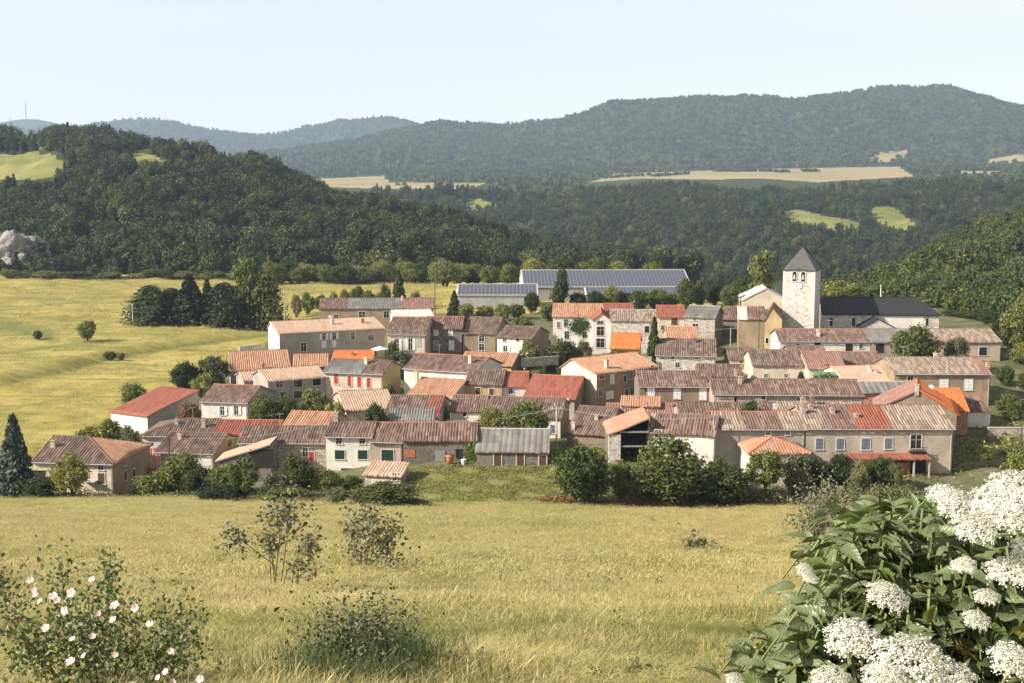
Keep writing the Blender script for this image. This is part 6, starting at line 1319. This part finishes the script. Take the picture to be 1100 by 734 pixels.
heads = [(1032, 543, 2.15, 36, .2), (1076, 532, 2.15, 44, -.1), (1100, 522, 2.3, 46, 0), (1050, 566, 2.1, 32, .1), (1096, 556, 2.1, 38, .15), (1086, 612, 2.1, 34, 0), (955, 640, 2.1, 32, .05), (916, 684, 2.0, 40, .1), (985, 712, 1.75, 62, .1), (893, 728, 1.9, 28, 0), (1088, 708, 1.9, 34, .2), (1036, 606, 2.3, 18, 0), (1060, 640, 2.2, 18, 0), (865, 612, 2.4, 13, .3), (872, 622, 2.5, 12, 0), (790, 730, 2.2, 14, .2), (1015, 530, 2.7, 26, 0), (1108, 590, 2.2, 28, .1), (1050, 665, 2.1, 20, .1), (948, 724, 1.7, 30, 0), (1025, 725, 1.75, 36, -.1), (1064, 548, 2.3, 30, 0)]
def joint(name, me, parent, loc, rot, s):
    o = bpy.data.objects.new(name, me); COL.objects.link(o); o.parent = parent; o.location = loc; o.rotation_euler = rot; o.scale = (s, s, s); return o
for i, (px, py, Y, wr, tl) in enumerate(heads):
    Y = Y * .93; p = Vector(at(px, py, Y)) - E0; s = .74 * wr * Y / F; h = joint('flower_head', UMB[i % 3][0], elder, p, (R(20) + tl, rng.uniform(-.2, .2), rng.uniform(0, 6) if False else tl), s); k = joint('stalk', STK[i % 3], h, (0, 0, 0), (0, 0, 0), 1)
    if not STK[i % 3].materials: STK[i % 3].materials.append(FM['stem'])
# foliage: pinnate leaves around points of the bush's outline volume
reg = [((790, 890), (690, 740), 150), ((860, 960), (560, 700), 330), ((880, 1010), (535, 640), 190), ((960, 1110), (590, 740), 480), ((1000, 1110), (545, 600), 90), ((880, 1000), (660, 740), 230), ((800, 900), (700, 770), 120), ((900, 1130), (640, 790), 300)]
O = []; D = []; SC = []
def okpx(px, py): return py > np.interp(px, [815, 822, 836, 878, 896, 906, 902, 904, 916, 940, 985, 1010, 1060, 1120], [745, 720, 700, 708, 660, 628, 612, 585, 562, 545, 556, 552, 558, 550])
stems = MB(); elder_stems = []
for (xa, xb), (ya, yb), n in reg:
    for _ in range(int(n * 1.5)):
        px, py = rng.uniform(xa, xb), rng.uniform(ya, yb)
        if not okpx(px, py) or px < 822: continue
        Y = rng.uniform(2.15, 3.1) + (740 - py) * .0012; p = np.array(at(px, py, Y)) - np.array(E0)
        d = np.array([rng.normal(-.2, .65), rng.normal(-.5, .5), rng.normal(.1, .6)]); d /= np.linalg.norm(d); side = np.cross(d, [0, 0, 1.]); side /= np.linalg.norm(side); L_ = rng.uniform(.10, .17); s = rng.uniform(.04, .072)
        for k in range(3):     # pairs of leaflets and an end leaflet
            q = p + d * L_ * (.35 + .28 * k) - np.array([0, 0, .03 * k * k])
            if k < 2:
                for sg in (-1, 1): O.append(q); D.append(d * .45 + side * sg + rng.normal(0, .18, 3) + (0, 0, -.1)); SC.append(s * rng.uniform(.8, 1.1))
            else: O.append(q); D.append(d + rng.normal(0, .15, 3) + (0, 0, -.2)); SC.append(s * 1.15)
        stems.tube([tuple(p), tuple(p + d * L_ * .5), tuple(p + d * L_ * .92 - np.array([0, 0, .1]))], [.004, .003, .002], 4); elder_stems.append(p)
lv, lq = leaf_shape(10, 1.0, .36, .5, .4, .07); O = np.array(O); D = np.array(D); SC = np.array(SC)
v, q = spray(lv, lq, O, D, rng.normal(0, .8, len(O)), SC); link('leaves', mesh_np('leaves', v, q, uv=np.tile(leaf_uv(10), (len(O), 1)), smooth=True), elder, [FM['elder']])
for px, py, Y in [(1000, 560, 2.5), (930, 560, 2.6), (880, 640, 2.4), (985, 720, 2.0), (1070, 560, 2.5), (1090, 640, 2.3), (900, 700, 2.2), (820, 720, 2.3)]:
    p = Vector(at(px, py, Y)) - E0; b0 = Vector((.15 * math.sin(px), .1 * math.cos(px), -.05)); stems.tube([b0, b0.lerp(p, .5) + Vector((0, 0, -.15)), p], [.022, .014, .006], 6)
stems.build('stems', FM['stem'], elder)

def wild_shrub(name, label, cat, px, base, Y, branches, mat, leaf=.03, nleaf=28, twig='twig', flowers=None, lshape=None, spread=.06, density=1.0, solve=True):
    """branches: list of [(px,py),...] polylines at depth Y traced as real stems; leaves cluster round their outer ends"""
    k_ = 1.0
    if solve:      # stand it where the ground really shows at that row
        Yn = Y
        for _ in range(400):
            if 190 + F * (CZ - g1(at(px, base, Yn)[0], Yn)) / Yn <= base: break
            Yn *= 1.012
        k_ = Yn / Y; Y = Yn; leaf = leaf * k_
    x, y, z = at(px, base, Y); zg = g1(x, y); o = empty(name, (x, y, zg)); tag(o, label, cat); m = MB(); O = []; D = []
    for br in branches:
        tip = br.get('r', spread) * k_; dy = rng.uniform(-.35, .35) * br.get('dy', 1) * k_; pts = [Vector(at(a, b_, Y)) - Vector((x, y, zg)) + Vector((0, dy * i / max(1, len(br['p']) - 1), 0)) for i, (a, b_) in enumerate(br['p'])]
        if br.get('root', True): pts[0].z = min(pts[0].z, -.05 + gz(pts[0].x + x, pts[0].y + y) - zg)
        m.tube(pts, list(np.linspace(br.get('w', .007) * k_, .003 * k_, len(pts))), 5)
        n = int(br.get('n', nleaf) * density); e = pts[-1]; s0 = pts[-2]
        for _ in range(n):
            t_ = rng.random() ** .7; c = s0.lerp(e, t_); O.append(np.array(c) + rng.normal(0, 1, 3) * tip * (.5 + .5 * t_)); D.append(rng.normal(0, 1, 3) + (0, -.2, .35))
    m.build('stems', FM[twig] if twig in FM else CM[twig], o)
    b_v, b_q = lshape or leaf_shape(3, 1.0, .6, .3, .15)
    v, q = spray(b_v, b_q, np.array(O), np.array(D), rng.normal(0, .8, len(O)), leaf * rng.uniform(.6, 1.3, len(O))); link('leaves', mesh_np('leaves', v, q), o, [FM[mat]])
    return o, (x, y, zg)
FM['greyleaf'] = leaf_mat('grey_green_leaf', (.15, .155, .075), (.2, .2, .12), .55)
FM['darkleaf'] = leaf_mat('dark_scrub_leaf', (.075, .09, .035), (.12, .13, .065), .55)
# dog rose with pink flowers
br = []
for px, py, r_ in [(35, 628, .1), (60, 640, .12), (95, 650, .13), (125, 655, .14), (150, 668, .14), (180, 675, .12), (205, 668, .10), (45, 665, .14), (80, 680, .16), (110, 690, .17), (140, 700, .17), (170, 705, .15), (195, 700, .13), (60, 705, .17), (95, 718, .18), (130, 725, .18), (165, 728, .17), (40, 690, .13), (200, 735, .15), (75, 740, .18), (115, 748, .18), (150, 755, .18), (95, 622, .06), (30, 650, .08)]:
    br.append({'p': [(115 + (px - 115) * .2, 790), (115 + (px - 115) * .7, (py + 790) / 2 - 20), (px, py)], 'r': r_ * .8, 'n': 230, 'w': .007, 'dy': 1.6})
rose, rl = wild_shrub('dog_rose', 'wild rose bush with pale pink flowers in the lower left corner', 'rose bush', 115, 770, 6.6, br, 'rose', .031, 95, 'twig', solve=False)
def flower_mesh(seed):
    g = np.random.default_rng(seed); V = []; Q = []
    for k in range(5):
        a = k * 1.2566 + g.uniform(-.1, .1); c, s = math.cos(a), math.sin(a); tl = g.uniform(.05, .3)
        P = [(0.05, 0, 0), (.5, -.42, .12 + tl), (1.0, -.33, .2 + tl), (.92, 0, .16 + tl), (1.0, .33, .2 + tl), (.5, .42, .12 + tl)]; b_ = len(V)
        V += [(x * c - y * s, x * s + y * c, z) for x, y, z in P]; Q += [(b_, b_ + 1, b_ + 2, b_ + 3), (b_, b_ + 3, b_ + 4, b_ + 5)]
    return mesh_np('rose_flower', V, Q)
RF = [flower_mesh(i) for i in range(3)]; [f_.materials.append(FM['pink']) for f_ in RF]
mm = MB(); mm.tube([(0, 0, .02), (0, 0, .12), (0, 0, .17)], [.14, .2, .12], 8); so = mm.build('stamens_master', FM['stamen']); SM = so.data; bpy.data.objects.remove(so)
if not SM.materials: SM.materials.append(FM['stamen'])
for i, (px, py) in enumerate([(32, 624), (37, 634), (43, 647), (57, 641), (61, 645), (77, 637), (99, 623), (123, 651), (145, 653), (122, 666), (49, 675), (78, 687), (99, 684), (90, 705), (76, 711), (161, 671), (183, 700), (70, 656), (109, 665), (178, 722), (215, 730), (124, 704), (170, 728), (185, 733), (38, 640), (105, 660)]):
    p = Vector(at(px, py, 6.15 - .2 * (i % 3))) - Vector(rl); s = rng.uniform(.014, .024); f_ = joint('rose_flower', RF[i % 3], rose, p, (R(rng.uniform(25, 80)), rng.uniform(-.4, .4), rng.uniform(-.7, .7)), s); joint('stamens', SM, f_, (0, 0, 0), (0, 0, 0), 1)
# spindly saplings on the slope
def tw(pts, **k): return dict(p=pts, **k)
wild_shrub('wild_sapling', 'spindly sapling with bare stems and grey green leaf tufts, left of a bushier one', 'sapling', 290, 645, 14, [tw([(292, 645), (287, 600), (282, 578)], r=.10, n=80), tw([(297, 645), (291, 590), (288, 575)], r=.09, n=70), tw([(300, 645), (295, 605), (262, 578), (252, 576)], r=.11, n=110), tw([(294, 640), (300, 580), (297, 556), (303, 548)], r=.14, n=170), tw([(300, 640), (306, 580), (312, 552)], r=.12, n=120), tw([(312, 640), (318, 600), (330, 588), (338, 574)], r=.10, n=90), tw([(318, 640), (322, 612), (328, 604)], r=.12, n=80), tw([(300, 645), (310, 610), (345, 575)], r=.08, n=60)], 'greyleaf', .055, 60, 'twig', density=1.6)
wild_shrub('wild_sapling', 'bushier grey green sapling right of the spindly bare stemmed one', 'sapling', 395, 625, 15, [tw([(392, 622), (396, 590), (398, 560), (396, 552)], r=.17, n=210), tw([(394, 622), (402, 585), (410, 575)], r=.18, n=190), tw([(392, 622), (385, 600), (375, 590)], r=.13, n=90), tw([(396, 622), (408, 600), (420, 572)], r=.12, n=110), tw([(400, 622), (412, 610), (418, 600)], r=.2, n=160), tw([(390, 622), (380, 575), (384, 556)], r=.10, n=70), tw([(402, 630), (425, 632), (440, 634)], r=.2, n=200), tw([(405, 630), (430, 625), (450, 636)], r=.17, n=150)], 'greyleaf', .055, 60, 'twig', density=1.6)
br = [tw([(390 + (px - 390) * .3, 760), (390 + (px - 390) * .7, (py + 740) / 2), (px, py)], r=.12, n=260, dy=1.6) for px, py in [(345, 668), (352, 690), (365, 676), (378, 682), (392, 684), (400, 668), (408, 690), (385, 700), (370, 705), (420, 705), (435, 712), (355, 715), (400, 715), (445, 725), (335, 720), (375, 725), (415, 728)]]
wild_shrub('dark_scrub', 'dark twiggy scrub at the bottom of the meadow right of the rose', 'scrub', 390, 760, 7.0, br, 'darkleaf', .026, 150, 'twig', solve=False, density=1.3)
wild_shrub('dark_scrub', 'dark twig poking in at the left edge of the meadow', 'scrub', 4, 665, 8.5, [tw([(-14, 700), (0, 650), (3, 612)], r=.09, n=120), tw([(-12, 700), (4, 665), (14, 658)], r=.07, n=80), tw([(-14, 700), (-4, 640), (-6, 625)], r=.12, n=120)], 'darkleaf', .035, 100, 'twig', solve=False)
wild_shrub('thistle', 'small dark thistle alone in the middle of the right meadow', 'thistle', 750, 600, 22, [tw([(755, 603), (752, 590), (748, 582)], r=.12, n=50), tw([(756, 603), (760, 592), (764, 588)], r=.12, n=40), tw([(754, 603), (743, 590), (736, 586)], r=.10, n=30), tw([(756, 603), (762, 600), (768, 602)], r=.1, n=30)], 'darkleaf', .10, 40, 'twig')
wild_shrub('dry_stalk', 'single bent dry stalk in the middle meadow', 'stalk', 706, 606, 20, [tw([(708, 612), (706, 600), (700, 597)], r=.03, n=14, w=.02)], 'darkleaf', .07, 14, 'twig')
wild_shrub('meadow_shrub', 'airy grey green shrub just left of the elder bush', 'shrub', 885, 600, 9, [tw([(890 + (px - 880) * .3, 640), (885 + (px - 880) * .6, (py + 600) / 2), (px, py)], r=.09, n=120, dy=1.) for px, py in [(868, 556), (872, 535), (885, 528), (880, 545), (892, 540), (862, 548), (898, 556), (874, 562), (888, 560), (900, 530), (875, 600), (895, 610), (885, 640), (905, 650), (880, 670), (900, 690)]], 'greyleaf', .024, 100, 'twig', solve=False, density=2.5)
wild_shrub('meadow_shrub', 'feathery grey green umbel plant rising among the elder leaves', 'shrub', 1010, 640, 3.2, [tw([(1010 + (px - 1010) * .2, 680), (1010 + (px - 1010) * .6, (py + 640) / 2), (px, py)], r=.035, n=150, w=.005, dy=.4) for px, py in [(1000, 590), (1015, 580), (1030, 592), (1020, 605), (1040, 600), (1005, 610), (1012, 560), (1000, 548), (1025, 556)]], 'greyleaf', .013, 100, 'stem', solve=False)
for i, (px, py, Y) in enumerate([(215, 640, 11), (545, 660, 12), (470, 600, 18), (620, 700, 9), (700, 690, 9.5), (560, 700, 8.5), (660, 640, 14), (790, 650, 13), (240, 690, 8.5), (300, 700, 8)]):
    wild_shrub('meadow_herb', 'one of the small low herbs scattered in the dry meadow', 'herb', px, py, Y, [tw([(px, py + 8), (px + dx, py - 2), (px + 2 * dx, py - 8)], r=.05, n=36, w=.006, dy=.3) for dx in (-5, -2, 2, 5)], 'darkleaf' if i % 2 else 'greyleaf', .045, 36, 'twig')
for ob in COL.objects:
    if ob.get('category') == 'herb': ob['group'] = 'small herbs in the meadow'
# green grass at the bottom
n = 170; px = rng.normal(385, 55, n); Y = rng.uniform(6.4, 8.4, n); X = (px - 550) / F * Y
scatter('green_grass', np.stack([X, Y, gz(X, Y)], 1), rng.uniform(0, 6.28, n), rng.uniform(.6, 1.0, n), np.full(n, 0), TUFTD, label='dark green grass round the scrub at the bottom', cat='grass', tilt=rng.normal(0, .12, (n, 2)))
